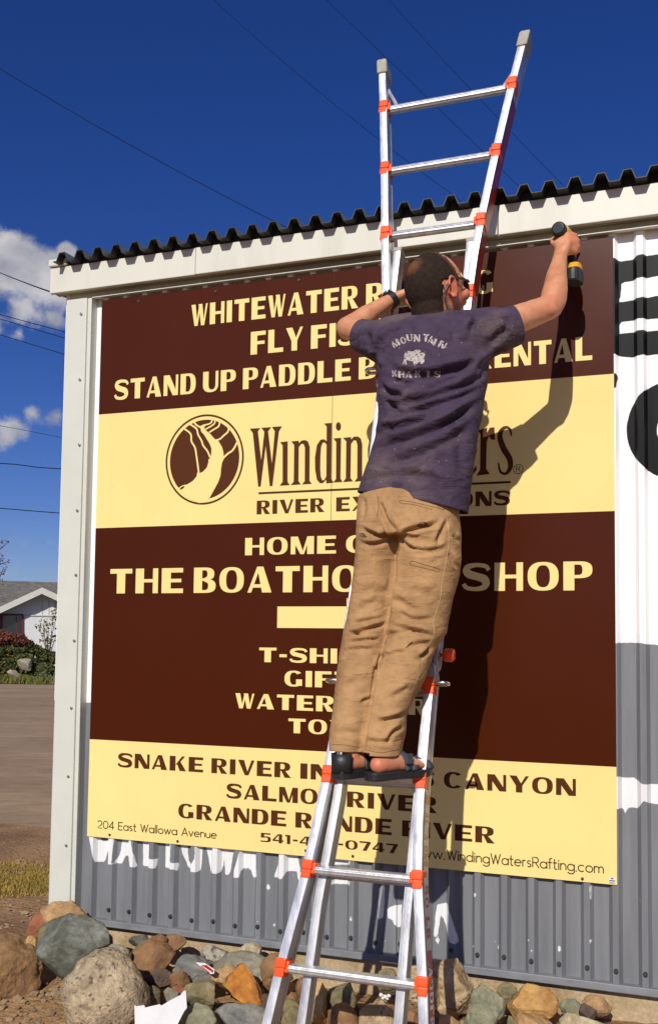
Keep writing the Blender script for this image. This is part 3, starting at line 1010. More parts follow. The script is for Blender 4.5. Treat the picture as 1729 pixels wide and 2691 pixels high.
for pts, w in (([(330, 240), (430, 310), (455, 360), (460, 440), (510, 530), (530, 640), (550, 780), (565, 900)], 24), ([(422, 180), (530, 255), (555, 340), (605, 430), (630, 500), (690, 580), (728, 670)], 24),
               ([(482, 140), (530, 200), (605, 245)], 24), ([(772, 100), (745, 165), (700, 190), (630, 205)], 20), ([(808, 115), (790, 180), (740, 220), (665, 262)], 20),
               ([(872, 130), (855, 215), (800, 255), (715, 308)], 22), ([(1004, 220), (985, 300), (930, 350), (870, 405), (805, 425)], 24), ([(1132, 430), (1060, 560), (980, 620), (925, 675)], 26)):
    pr.quads([[LP(*q) for q in quad] for quad in ribbon(pts, w)])
pr.build('logo_river', CR)
pr = Print(base=-0.0017)
pr.poly([LP(325 + 36 * math.cos(t) * .9 - 8 * math.sin(t), 1112 - 24 * math.cos(t) * .9 - 12 * math.sin(t)) for t in np.linspace(0, 6.283, 17)[:-1]])
pr.build('logo_eye', BR)
pr = Print()
t3 = zz(640, 1090, 4.278)
def TP(X, Y): return sgn(*t3(X, Y))
Wp = [[(70, 155), (190, 148), (162, 185), (105, 205)], [(105, 205), (162, 185), (212, 620), (193, 806), (165, 808)], [(200, 145), (312, 138), (277, 185), (234, 190)],
      [(193, 806), (186, 640), (234, 190), (262, 190), (246, 385)], [(234, 190), (277, 185), (328, 620), (325, 800), (295, 802)], [(320, 136), (432, 128), (398, 188), (352, 186)], [(312, 640), (352, 186), (398, 188), (325, 800)]]
ıp = [[(412, 308), (497, 298), (495, 750), (520, 790), (408, 797), (440, 752), (440, 345)]]
stem_n = [(538, 298), (622, 292), (618, 745), (645, 782), (532, 790), (565, 750), (570, 340)]
arch_n = [(612, 330), (650, 290), (690, 283), (725, 300), (745, 360), (742, 742), (768, 776), (656, 783), (688, 745), (690, 370), (676, 328), (650, 325), (612, 375)]
dp = [[(905, 97), (992, 90), (985, 720), (1015, 762), (930, 772), (930, 740), (935, 130)], [(938, 300), (905, 273), (865, 280), (825, 340), (803, 480), (805, 620), (825, 730), (860, 770), (892, 768), (935, 725), (935, 685), (905, 735), (885, 735), (868, 690), (862, 600), (865, 470), (872, 360), (890, 312), (912, 310), (938, 340)]]
ip = [[(1010, 265), (1097, 258), (1090, 715), (1112, 755), (1010, 760), (1040, 720), (1042, 305)], [(1067 + 29 * math.cos(t), 130 + 48 * math.sin(t)) for t in np.linspace(0, 6.283, 21)[:-1]]]
n2 = [[(1120, 258), (1210, 250), (1203, 710), (1230, 748), (1118, 756), (1150, 715), (1155, 300)], [(1202, 285), (1240, 245), (1285, 243), (1318, 265), (1335, 330), (1333, 705), (1358, 742), (1246, 752), (1278, 712), (1280, 340), (1265, 288), (1240, 285), (1202, 335)]]
gp = [[(1500, 235), (1450, 240), (1415, 285), (1398, 380), (1398, 470), (1415, 560), (1450, 610), (1490, 610), (1490, 575), (1462, 570), (1452, 500), (1452, 350), (1465, 280), (1500, 275)], [(1490, 235), (1545, 232), (1540, 700), (1525, 860), (1470, 930), (1390, 930), (1370, 880), (1400, 880), (1440, 895), (1478, 850), (1488, 720)]]
for p in Wp + ıp + [stem_n, arch_n] + dp + ip + n2 + gp: pr.poly([TP(*q) for q in p])
z5 = zz(850, 550, 2.2)
def EP(X, Y): return sgn(*z5(X, Y))
zW = [(x + 870 * 1.0, y - 30) for x, y in [(0, 0)]]
# W a t e r s : W again further right, then a, t, e, r, s
offx = TP(1640, 100)[0] - TP(70, 155)[0]
dz = 0.0
for p in Wp: pr.poly([(TP(*q)[0] + offx, TP(*q)[1]) for q in p])
xa = EP(640, 1400)[0]; zl_ = EP(1010, 1535)[1]; xh = EP(930, 1262)[1] - zl_
def serif(strips, x0, w):
    for s_ in strips: pr.poly([(x0 + a * w, zl_ + b * xh) for a, b in s_])
serif([[(.60, .0), (1.05, .0), (.95, .1), (.95, .85), (.75, 1.0), (.3, 1.0), (.08, .82), (.2, .78), (.4, .93), (.6, .85)], [(.6, .56), (.25, .48), (.05, .25), (.1, .06), (.3, 0), (.6, .14), (.6, .22), (.38, .13), (.3, .27), (.4, .42), (.6, .48)]], xa, EP(700, 1400)[0] - xa)
xt = EP(712, 1400)[0]
serif([[(.3, 1.28), (.65, 1.34), (.65, 1.02), (1, 1.02), (1, .92), (.65, .92), (.65, .16), (.8, .09), (1, .12), (.95, .02), (.6, -.01), (.35, .1), (.3, .92), (0, .92), (.05, 1.02), (.3, 1.04)]], xt, EP(770, 1400)[0] - xt)
for p in ([(780, 1400), (788, 1310), (815, 1262), (845, 1258), (872, 1280), (885, 1340), (886, 1405), (820, 1412), (822, 1470), (835, 1510), (858, 1515), (884, 1480), (884, 1510), (855, 1543), (825, 1545), (795, 1505)],
          [(893, 1278), (946, 1262), (940, 1500), (962, 1530), (884, 1540), (905, 1505), (908, 1300)], [(938, 1305), (962, 1262), (988, 1260), (992, 1332), (968, 1330), (958, 1310), (940, 1350)]):
    pr.poly([EP(*q) for q in p])
pr.quads([[EP(*q) for q in qd] for qd in ribbon([(1086, 1310), (1078, 1272), (1052, 1260), (1025, 1285), (1022, 1330), (1045, 1390), (1075, 1440), (1080, 1490), (1055, 1528), (1022, 1515), (1012, 1465)], [8, 14, 16, 26, 32, 36, 34, 28, 16, 14, 8])])
pr.build('logo_name', BR, 'tall serif name Winding Waters in dark brown')
pr = Print()
l0, l1 = sgn(605, 1157.5), sgn(1195, 1125)
zl2 = (l0[1] + l1[1]) / 2
pr.poly([(l0[0], zl2 - .0045), (l1[0], zl2 - .0045), (l1[0], zl2 + .0045), (l0[0], zl2 + .0045)])
pr.build('logo_rule', OL)
pr = Print()
rc_ = sgn(1213, 1098)
pr.quads(arc(rc_[0], rc_[1], (.020, .020), (.0175, .0175), 0, 360, 32, 2.0))
for st in ([(-.007, -.010), (-.007, .010), (.003, .010), (.007, .006), (.003, .001), (-.007, .001)], [(.000, .001), (.008, -.010)]):
    pr.quads(ribbon([(rc_[0] + a, rc_[1] + b) for a, b in st], .0028, smooth=False))
pr.build('registered_mark', BR)
# ---------------------------------------------------------------- ladder
LP0 = np.array([1.53588, -0.82595, 0.25718])
LD = np.array([0.03647761, 0.22773448, 0.97303977])
LN = np.array([0.0, -0.97368, 0.22790])           # towards the viewer
LE = np.array([1.0, 0, 0])
KS = 1.02
RG = 0.3109


def LL(x, s, n=0.0):
    """ladder space: x sideways, s along, n out of the front"""
    return LP0 + LE * x + LD * s + LN * n


ladder = thing('extension_ladder', LL(0, -0.43), 'aluminium extension ladder with orange rung brackets leaning on the fascia', 'ladder')


def hw_low(s, sd=1):
    if sd < 0: return KS * float(np.interp(s / KS, [-.45, -.3, 0, .3, .45, .6, .75, .9, 1.1], [.288, .268, .231, .184, .168, .154, .144, .138, .138]))
    return KS * float(np.interp(s / KS, [-.45, -.3, 0, .3, .45, .6, .8, 1.1], [.288, .268, .229, .183, .170, .163, .161, .161]))
def hw_up(s, sd=1):
    if sd < 0: return KS * float(np.interp(s / KS, [2.0, 2.39, 2.55, 2.69, 2.995, 3.30, 3.58], [.132, .150, .170, .187, .223, .262, .300]))
    return KS * float(np.interp(s / KS, [2.0, 2.39, 2.55, 2.69, 2.995, 3.30, 3.58], [.163, .168, .175, .187, .221, .260, .300]))


def rail(name, xs, ss, n0, wx, wn, m, groove=True):
    """extruded channel rail; profile in (x, n) with shallow side grooves"""
    a, b = wx / 2, wn / 2
    g = .0025
    prof = [(-a, -b), (-a, -b * .55), (-a + g, -b * .5), (-a + g, b * .35), (-a, b * .4), (-a, b), (-a * .3, b + .001), (a * .3, b + .001), (a, b), (a, b * .4), (a - g, b * .35), (a - g, -b * .5), (a, -b * .55), (a, -b)]
    mb = MB()
    mb.loft([[LL(x + p[0], s, n0 + p[1]) for p in prof] for x, s in zip(xs, ss)])
    return mb.build(name, m, ladder, bevel=.0016)


S_low = list(np.linspace(-.43, .955, 24)); S_up = list(np.linspace(2.07, 3.545, 24))
for sd in (-1, 1):
    rail('outer_rail', [sd * hw_low(s, sd) for s in S_low], S_low, -.010, .031, .084, MT['alu'])
    # tapered cap at the head of the lower outer rail
    mb = MB()
    x = sd * hw_low(.96, sd)
    mb.loft([[LL(x + p[0] * k, s, p[1] * k2) for p in ((-.0185, -.034), (.0185, -.034), (.0185, .034), (-.0185, .034))] for s, k, k2 in ((.945, 1, 1), (.968, 1, 1), (1.0, .62, .8), (1.008, .5, .7))])
    mb.build('rail_end_cap', MT['alu_side'], ladder, bevel=.002)
    rail('outer_rail', [sd * hw_up(s, sd) for s in S_up], S_up, -.010, .031, .084, MT['alu'])
    mb = MB()   # worn rubber top cap
    mb.loft([[LL(sd * (hw_up(s_) + .0) + p[0] * k, s_, p[1] * k) for p in ((-.022, -.042), (.022, -.042), (.022, .040), (-.022, .040))] for s_, k in ((3.538, 1), (3.60, 1), (3.615, .86))])
    mb.build('top_cap', MT['capgrey'], ladder, bevel=.006)
    # inner rails, lower and upper half
    rail('inner_rail', [sd * ((.148 if s > 1 else .150 + max(0, .25 - s) * .02) - (.022 if sd < 0 and s > .5 else 0)) for s in (-.40, 0.2, .55, 1.0)], [-.40, 0.2, .55, 1.0], -.046, .030, .060, MT['alu_side'])
    rail('inner_rail', [sd * .146] * 3, [1.06, 1.9, 2.69], -.046, .030, .060, MT['alu_side'])
    mb = MB()
    mb.loft([[LL(sd * .146 + p[0], s_, -.046 + p[1]) for p in ((-.017, -.033), (.017, -.033), (.017, .033), (-.017, .033))] for s_ in (2.685, 2.703)])
    mb.build('rail_end_cap', MT['capgrey'], ladder, bevel=.003)
    # top braces
    mb = MB()
    sA, sB = 3.30 * KS + .02, 3.42 * KS
    mb.tube([LL(sd * (hw_up(sA) - .058), sA - .01, -.016), LL(sd * (hw_up(sB) - .012), sB, -.016)], .008, 8)
    mb.build('corner_brace', MT['alu'], ladder)


def rung(s, xh, n0, big=True, xl=None):
    xl = xh if xl is None else xl
    mb = MB()
    r = .0175 if big else .015
    ring = []
    prof = [(math.cos(a) * r * (1 - .09 * (i % 2)), math.sin(a) * r * 1.05 * (1 - .09 * (i % 2))) for i, a in enumerate(np.linspace(math.pi / 20, 2 * math.pi + math.pi / 20, 20, endpoint=False))]
    # D-shaped: flat tread on top
    prof = [(p[0] * 1.15, min(p[1], r * .62)) for p in prof]
    # rungs stay level underfoot: tread axis = world up, depth axis = -y
    def q(x, p):
        return LL(x, s, n0) + np.array([0, -1, 0]) * p[0] + np.array([0, 0, 1]) * p[1]
    mb.loft([[q(-xl, p) for p in prof], [q(xh, p) for p in prof]])
    return mb.build('rung', MT['alu_side'] if not big else MT['alu'], ladder, bevel=.0012)


def clip(x, s, sd, parent, flip=1):
    mb = MB()
    e, d, n = LE, LD, LN
    c = LL(x - sd * .001, s + .0125 * flip, .009)
    mb.obox(c, e * .0185, d * .0158, n * .0290)
    c2 = LL(x + sd * .001, s - .0165 * flip, .008)
    mb.obox(c2, e * .0168, d * .0148, n * .0272)
    c3 = LL(x - sd * .014, s + .002, .004)
    mb.obox(c3, e * .0150, d * .0185, n * .024)
    return mb.build('rung_bracket', MT['orange'], parent, bevel=.005, bev_seg=3)


low_s = [(-1, -RG), (0, 0), (1, RG), (2, 2 * RG), (3, 3 * RG)]
for i, s in low_s:
    xh, xl_ = hw_low(s), hw_low(s, -1)
    r = rung(s, xh - .012, .008, xl=xl_ - .012)
    for sd in (-1, 1):
        clip(sd * (xh if sd > 0 else xl_), s, sd, r)
    rung(s - .012, .145, -.048, False)
up0 = 3.30017 * KS
for i in range(5):
    s = up0 - RG * i
    xh, xl_ = hw_up(s), hw_up(s, -1)
    r = rung(s, xh - .012, .004, xl=xl_ - .012)
    for sd in (-1, 1):
        clip(sd * (xh if sd > 0 else xl_), s, sd, r)
for s in (1.25, 1.56, 1.87, 2.18, 2.49):
    rung(s, .142, -.048, False)
# steel locking hooks through the rails, level with the top rung of the lower and the last rung of the upper part
for s in (3 * RG, up0 - 4 * RG + .01):
    for sd in (-1, 1):
        xh = hw_low(s, sd) if s < 1.5 else hw_up(s, sd)
        mb = MB()
        pts = []
        for a in np.linspace(-90, 90, 13):
            pts.append(LL(sd * (xh + .045 + .017 * math.cos(math.radians(a))), s + .008, .014 + .017 * math.sin(math.radians(a))))
        pts = [LL(sd * (xh - .02), s + .008, -.003)] + pts + [LL(sd * (xh - .02), s + .008, .031)]
        mb.tube(pts, .0068, 10, True)
        mb.build('lock_hook', MT['steel'], ladder, smooth=True)
# hinge with orange lock knob on each side
for sd in (-1, 1):
    mb = MB()
    for (n0, x0, x1) in ((-.040, .160, .176), (-.040, .142, .158)):
        ring0 = []
        outline = []
        for a in np.linspace(180, 360, 13):
            outline.append((1.025 + .032 * math.sin(math.radians(a)), .036 * math.cos(math.radians(a))))
        outline += [(1.10, .034), (1.20, .022), (1.30, .020), (1.30, -.02), (1.2, -.022), (1.10, -.034)]
        mb.loft([[LL(sd * x_, s_, n0 + p_) for s_, p_ in outline] for x_ in (x0, x1)])
    hg = mb.build('hinge', MT['alu_side'], ladder, bevel=.003)
    if sd < 0: continue
    mb = MB()
    knobc = LL(0, 1.05, -.036)
    rr = [(.172, .007), (.190, .007), (.1905, .017), (.194, .0225), (.206, .0240), (.219, .0230), (.2255, .018), (.226, .009), (.223, .0085), (.223, .001)]
    rings = []
    for x_, r_ in rr:
        rings.append([knobc + LE * sd * x_ + LD * r_ * math.cos(a) + LN * r_ * math.sin(a) for a in np.linspace(0, 2 * math.pi, 20, endpoint=False)])
    mb.loft(rings)
    mb.build('lock_knob', MT['orange'], hg, smooth=True)
    mb = MB(); mb.tube([knobc + LE * sd * .2225, knobc + LE * sd * .2275], .005, 10); mb.build('knob_bolt', MT['steel'], hg)
# long label down the outside of the right rails: red strip, printed lettering
def side_label(s0, s1, hw, n0, n1, m, name, lift=.0009, nn=14):
    mb = MB()
    ss = np.linspace(s0, s1, nn)
    vs, fs = [], []
    for s in ss:
        x = hw(s) + .0155 + lift
        vs += [LL(x, s, n0), LL(x, s, n1)]
    for i in range(nn - 1): fs.append((2 * i, 2 * i + 1, 2 * i + 3, 2 * i + 2))
    mb.add(vs, fs)
    return mb.build(name, m, ladder)


lb = side_label(-.40, .585, hw_low, -.046, .020, MT['sticker_grey'], 'rail_label', .0016)
def side_text(text, s0, s1, n0, n1, hw, m, parent, flip=True):
    gap = .2
    gl = [(.4, []) if c == ' ' else wide_glyph(c) for c in text]
    tot = sum(g[0] for g in gl) + gap * (len(gl) - 1)
    mb = MB(); k = 0
    s = 0.0
    for w, polys in gl:
        prev = set()
        for p in polys:
            key = {(round(a, 5), round(b, 5)) for a, b in p}
            if len(key & prev) < 2: k += 1
            prev = key
            vs = []
            for a, b in p:
                ss = s0 + (s1 - s0) * (s + a) / tot
                nn = n0 + (n1 - n0) * b
                vs.append(LL(hw(ss) + .0170 + .0006 + .00005 * (k % 7), ss, nn))
            mb.add(vs, [tuple(range(len(vs)))])
        s += w + gap
    return mb.build('label_text', m, parent)
rd = side_label(-.40, .10, hw_low, -.044, .017, MT['sticker_red'], 'rail_label', .0022)
side_text('LADDER SYSTEMS', .085, -.385, .011, -.038, hw_low, MT['sticker_white'], rd)
side_text('250 LB', .33, .135, .011, -.038, hw_low, MT['sticker_red'], lb)
side_text('ALTA ONE', .52, .35, .011, -.038, hw_low, MT['sticker_orange'], lb)
m_ = side_label(.545, .575, hw_low, -.042, .016, MT['sticker_orange'], 'rail_label', .0022, 3)
side_label(2.45, 3.30, hw_up, -.046, .024, MT['sticker_red'], 'rail_label', .0016)
side_label(2.24, 2.44, hw_up, -.046, .024, MT['sticker_grey'], 'rail_label', .0016, 4)
# ---------------------------------------------------------------- ground, road, lawn
def gz(x, y):
    z = float(np.interp(y, [-6, -3, -1, -.15, 0.3, 1.2, 3], [-.28, -.26, -.175, -.115, -.115, -.14, -.20]))
    return z


def on_ground(u, v):
    z = -.15
    for _ in range(25):
        p = pz(u, v, z)
        z = gz(p[0], p[1])
    return pz(u, v, z)


MT['dirt'] = mat('dirt', (0.36, 0.205, 0.085), 0.95, col2=(0.22, 0.112, 0.043), c2scale=2.2, c2pos=(.4, .62), var=.28, vscale=45, bump=.7, bscale=38, bdist=.03)
def dirt_with_grass():
    m = MT['dirt']
    return m


xs = np.concatenate([[-900, -300, -100, -40, -16, -8], np.arange(-4, 4.01, .05), [6, 10, 20, 60, 200, 900]])
ys = np.concatenate([[-900, -200, -40, -12, -7, -5], np.arange(-4, 1.01, .05), [1.5, 2, 3, 5, 8, 16, 40, 100, 300, 900]])
mb = MB()
vs = []
for x in xs:
    for y in ys:
        z = gz(x, y)
        if -4 <= x <= 4 and -4 <= y <= 1:
            z += .016 * mnoise.noise(Vector((x * 2.2, y * 2.2, 0))) + .010 * mnoise.noise(Vector((x * 7, y * 7, 3)))
            # loose soil banked against the wall foot on the right
            if x > 1.9 and y > -.4: z += .03 * max(0, 1 - abs(y + .0) / .4)
        vs.append((x, y, z))
ny = len(ys)
fs = [(i * ny + j, (i + 1) * ny + j, (i + 1) * ny + j + 1, i * ny + j + 1) for i in range(len(xs) - 1) for j in range(ny - 1)]
mb.add(vs, fs)
tag(mb.build('ground', MT['dirt'], smooth=True), 'bare brown dirt ground in front of the wall', kind='structure')

# road across the left: near edge ~ (0..105, 1995), far edge ~ (0..125, 1603)
n0, n1 = on_ground(-300, 2045), on_ground(140, 1990)
MT['road'] = mat('gravel_road', (0.37, 0.25, 0.14), 0.95, col2=(0.235, 0.15, 0.078), c2scale=.7, c2pos=(.34, .70), var=.22, vscale=9, bump=.5, bscale=30, along=(math.radians(19.5), 3))
nv = on_ground(110, 2000)
fv = on_ground(60, 1603)
LFT = np.array([-ROT[0][0], -ROT[0][1], 0]); LFT /= np.linalg.norm(LFT)
fwd = np.array([ROT[2][0], ROT[2][1], 0]); fwd /= np.linalg.norm(fwd)
# the road runs roughly across the view
rd_dir = LFT
def strip(name, a, b, z, m, label, n=40, wob=.15, half=160):
    mb = MB(); vs, fs = [], []
    for i in range(n + 1):
        t = -half + 2 * half * i / n
        for q, w in ((a, 1), (b, 1)):
            wv = wob * mnoise.noise(Vector((t * .35, q[1], 0)))
            p = q + rd_dir * t + fwd * wv
            vs.append((p[0], p[1], z))
    for i in range(n): fs.append((2 * i, 2 * i + 2, 2 * i + 3, 2 * i + 1))
    mb.add(vs, fs)
    return tag(mb.build(name, m), label, kind='structure')
strip('road', nv, fv, -.192, MT['road'], 'wide gravel road passing behind the building', n=200)
MT['lawn'] = mat('lawn_turf', (0.055, 0.060, 0.012), 0.95, col2=(0.12, 0.095, 0.022), c2scale=.9, var=.35, vscale=6, bump=.6, bscale=8)
far2 = fv + fwd * 300
strip('lawn', fv, far2, -.188, MT['lawn'], 'front lawn beyond the road', n=60, wob=.2)


def blades(name, n, place, h, w, m, label, parent=None, seed=3, kind='stuff', lean=.5, clump=None):
    r = random.Random(seed)
    mb = MB()
    for i in range(n):
        p = place(r)
        a = r.uniform(0, 6.28)
        hh = h * r.uniform(.4, 1.25)
        ww = w * r.uniform(.6, 1.3)
        dx, dy = math.cos(a) * ww, math.sin(a) * ww
        lx, ly = r.uniform(-1, 1) * lean * hh, r.uniform(-1, 1) * lean * hh
        mb.add([(p[0] - dx, p[1] - dy, p[2] - .004), (p[0] + dx, p[1] + dy, p[2] - .004), (p[0] + lx, p[1] + ly, p[2] + hh)], [(0, 1, 2)])
    return tag(mb.build(name, m, recalc=False), label, kind=kind)


MT['grass_dry'] = mat('yellow_green_grass', (0.36, 0.24, 0.045), 0.9, col2=(0.22, 0.17, 0.03), c2scale=5, var=.3, vscale=30)
MT['grass_green'] = mat('green_grass', (0.10, 0.115, 0.018), 0.9, col2=(0.24, 0.19, 0.035), c2scale=.6, var=.35, vscale=3)
def place_verge(r):
    u, v = r.uniform(-180, 118), r.triangular(2012, 2108, 2062)
    p = on_ground(u, v); return (p[0], p[1], p[2])
blades('verge_grass', 7000, place_verge, .024, .004, MT['grass_dry'], 'patch of short yellow green grass on the dirt left of the building', seed=4)
def place_lawn(r):
    t, f = r.uniform(-26, 16), abs(r.gauss(0, 1.0)) * 2.2
    p = fv + rd_dir * t + fwd * (f + .05); return (p[0], p[1], -.19)
blades('lawn_edge_grass', 14000, place_lawn, .26, .03, MT['grass_green'], 'ragged grass along the far edge of the road', seed=9)
# small stones and clods scattered on the dirt
def pebbles():
    r = random.Random(21); mb = MB()
    ico = bmesh.new(); bmesh.ops.create_icosphere(ico, subdivisions=1, radius=1.0)
    V = [v.co.copy() for v in ico.verts]; F = [tuple(v.index for v in f.verts) for f in ico.faces]; ico.free()
    for i in range(900):
        if i < 450:
            p = on_ground(r.uniform(-150, 160), r.uniform(2010, 2440))
        else:
            x, y = r.uniform(-.1, 2.9), r.uniform(-.95, .0); p = (x, y, gz(x, y))
        s = r.choice([.004, .005, .006, .008, .011, .015]) * r.uniform(.8, 1.3)
        sx, sy, sz = s * r.uniform(.8, 1.5), s * r.uniform(.8, 1.3), s * r.uniform(.5, .9)
        j = [1 + r.uniform(-.2, .2) for _ in V]
        mb.add([(p[0] + v.x * sx * k, p[1] + v.y * sy * k, p[2] + .004 + v.z * sz * k) for v, k in zip(V, j)], F)
    return tag(mb.build('gravel', mat('gravel', (0.30, 0.21, 0.12), .95, col2=(.20, .13, .07), c2scale=6, var=.3, vscale=40)), 'scattered small stones and clods on the dirt', kind='stuff')
pebbles()

# ---------------------------------------------------------------- rocks
def rock_mat(name, c, c2, sc=9, pos=(.42, .62), bump=.6, bs=45, var=.38, vs=26, third=None):
    m = mat(name, c, .88, col2=c2, c2scale=sc, c2pos=pos, var=var, vscale=vs, bump=bump, bscale=bs, bdist=.012)
    if third:
        N, L = m.node_tree.nodes, m.node_tree.links
        b = N['Principled BSDF']
        src = b.inputs['Base Color'].links[0].from_socket
        tc = N.new('ShaderNodeTexCoord')
        v = N.new('ShaderNodeTexVoronoi') if third[1] == 'spot' else N.new('ShaderNodeTexNoise')
        v.inputs['Scale'].default_value = third[2]
        L.new(tc.outputs['Object'], v.inputs['Vector'])
        r = N.new('ShaderNodeMapRange')
        r.inputs['From Min'].default_value, r.inputs['From Max'].default_value = third[3]
        L.new(v.outputs['Distance' if third[1] == 'spot' else 'Fac'], r.inputs['Value'])
        mx = N.new('ShaderNodeMix'); mx.data_type = 'RGBA'
        L.new(r.outputs['Result'], mx.inputs['Factor']); L.new(src, mx.inputs['A']); mx.inputs['B'].default_value = (*third[0], 1)
        L.new(mx.outputs['Result'], b.inputs['Base Color'])
    return m


RM = {
    'tan': rock_mat('tan_stone', (.42, .25, .105), (.24, .135, .06), third=((.50, .27, .05), 'n', 7, (.56, .66))),
    'red': rock_mat('red_stone', (.30, .10, .045), (.22, .085, .04)),
    'green': rock_mat('grey_green_stone', (.085, .090, .062), (.22, .225, .19), sc=9, pos=(.44, .66), third=((.26, .18, .06), 'n', 5.5, (.56, .66))),
    'yellow': rock_mat('yellow_stone', (.46, .30, .12), (.36, .20, .06)),
    'brown': rock_mat('brown_stone', (.25, .132, .055), (.15, .075, .032)),
    'dirtbrown': rock_mat('soil_covered_stone', (.255, .142, .056), (.175, .092, .036), sc=7, bump=.9),
    'pitted': rock_mat('pitted_beige_stone', (.43, .335, .205), (.25, .185, .11), sc=14, bump=1.0, bs=75, third=((.13, .095, .06), 'n', 46, (.60, .68))),
    'grey': rock_mat('grey_stone', (.20, .18, .125), (.31, .275, .20), sc=8),
    'bluegrey': rock_mat('blue_grey_stone', (.15, .15, .13), (.27, .25, .195), sc=9),
    'granite': rock_mat('speckled_granite', (.36, .32, .24), (.20, .17, .125), sc=30, third=((.09, .08, .065), 'n', 60, (.58, .66))),
    'orange': rock_mat('rusty_orange_stone', (.44, .165, .022), (.19, .062, .012), sc=9, pos=(.40, .60), bump=.9, third=((.50, .27, .05), 'n', 11, (.58, .68))),
    'orangetan': rock_mat('orange_tan_stone', (.47, .275, .085), (.33, .15, .04), sc=9, bump=.7, third=((.36, .12, .04), 'n', 8, (.62, .72))),
    'olive': rock_mat('olive_stone', (.16, .135, .062), (.29, .22, .11), sc=9),
    'speck': rock_mat('coarse_beige_stone', (.46, .335, .185), (.30, .19, .09), sc=16, bump=.9, bs=60, third=((.16, .10, .06), 'n', 50, (.60, .68))),
    'dark': rock_mat('dark_stone', (.085, .055, .035), (.12, .08, .055)),
    'pale': rock_mat('pale_stone', (.44, .36, .22), (.28, .21, .115), sc=9),
    'lichen': rock_mat('lichen_grey_stone', (.19, .185, .11), (.31, .28, .18), sc=8, third=((.40, .33, .10), 'n', 6, (.6, .7))),
}
ICO = bmesh.new()
bmesh.ops.create_icosphere(ICO, subdivisions=5, radius=1.0)
ICO_V = np.array([v.co[:] for v in ICO.verts])
ICO_F = [tuple(v.index for v in f.verts) for f in ICO.faces]
ICO.free()
rock_n = [0]


def rock(name, bbox, yd, kind, label, tilt=0, ang=0.0, flat=0.8, chunk=.22, rough=.05, depth=None, grp='rocks piled along the foot of the wall', seed=None):
    """bbox in the 1540-wide copy; yd: distance from the wall of the rock's middle"""
    rock_n[0] += 1
    sd = seed if seed is not None else rock_n[0] * 17.3
    u0, v0, u1, v1 = bbox
    c = px((u0 + u1) / 2, (v0 + v1) / 2, yd)
    w = np.linalg.norm(px(u1, (v0 + v1) / 2, yd) - px(u0, (v0 + v1) / 2, yd)) / 2 * .95
    h = abs(px((u0 + u1) / 2, v0, yd)[2] - px((u0 + u1) / 2, v1, yd)[2]) / 2
    dp = (depth if depth else flat * (w + h) / 2)
    P = ICO_V.copy()
    # planar chops give facets
    r = random.Random(int(sd * 10))
    for k in range(13):
        n = np.array([r.gauss(0, 1), r.gauss(0, 1), r.gauss(0, 1)]); n /= np.linalg.norm(n)
        d0 = 1 - chunk * r.uniform(.5, 1.9)
        over = P @ n - d0
        P = P - np.outer(np.where(over > 0, over * .93, 0), n)
    out = np.empty_like(P)
    for i, p in enumerate(P):
        q = Vector(p)
        dsp = .10 * mnoise.noise(q * 1.3 + Vector((sd, 0, 0))) + rough * mnoise.noise(q * 4.5 + Vector((0, sd, 0))) + rough * .5 * mnoise.noise(q * 11 + Vector((0, 0, sd))) + rough * .28 * mnoise.noise(q * 24 + Vector((sd, 0, sd)))
        out[i] = p * (1 + dsp)
    out /= np.array([np.abs(out[:, 0]).max(), np.abs(out[:, 1]).max(), np.abs(out[:, 2]).max()])
    ca, sa = math.cos(math.radians(ang)), math.sin(math.radians(ang))
    X = out[:, 0] * w; Y = out[:, 1] * dp; Z = out[:, 2] * h
    if ang:
        X, Z = X * ca - Z * sa, X * sa + Z * ca
        X *= w / np.abs(X).max(); Z *= h / np.abs(Z).max()
    mb = MB()
    mb.add(np.stack([c[0] + X, c[1] + Y, c[2] + Z], 1), ICO_F)
    o = mb.build(name, RM[kind], None, origin=(c[0], c[1], c[2] - h), smooth=True)
    return tag(o, label, 'rock', grp)


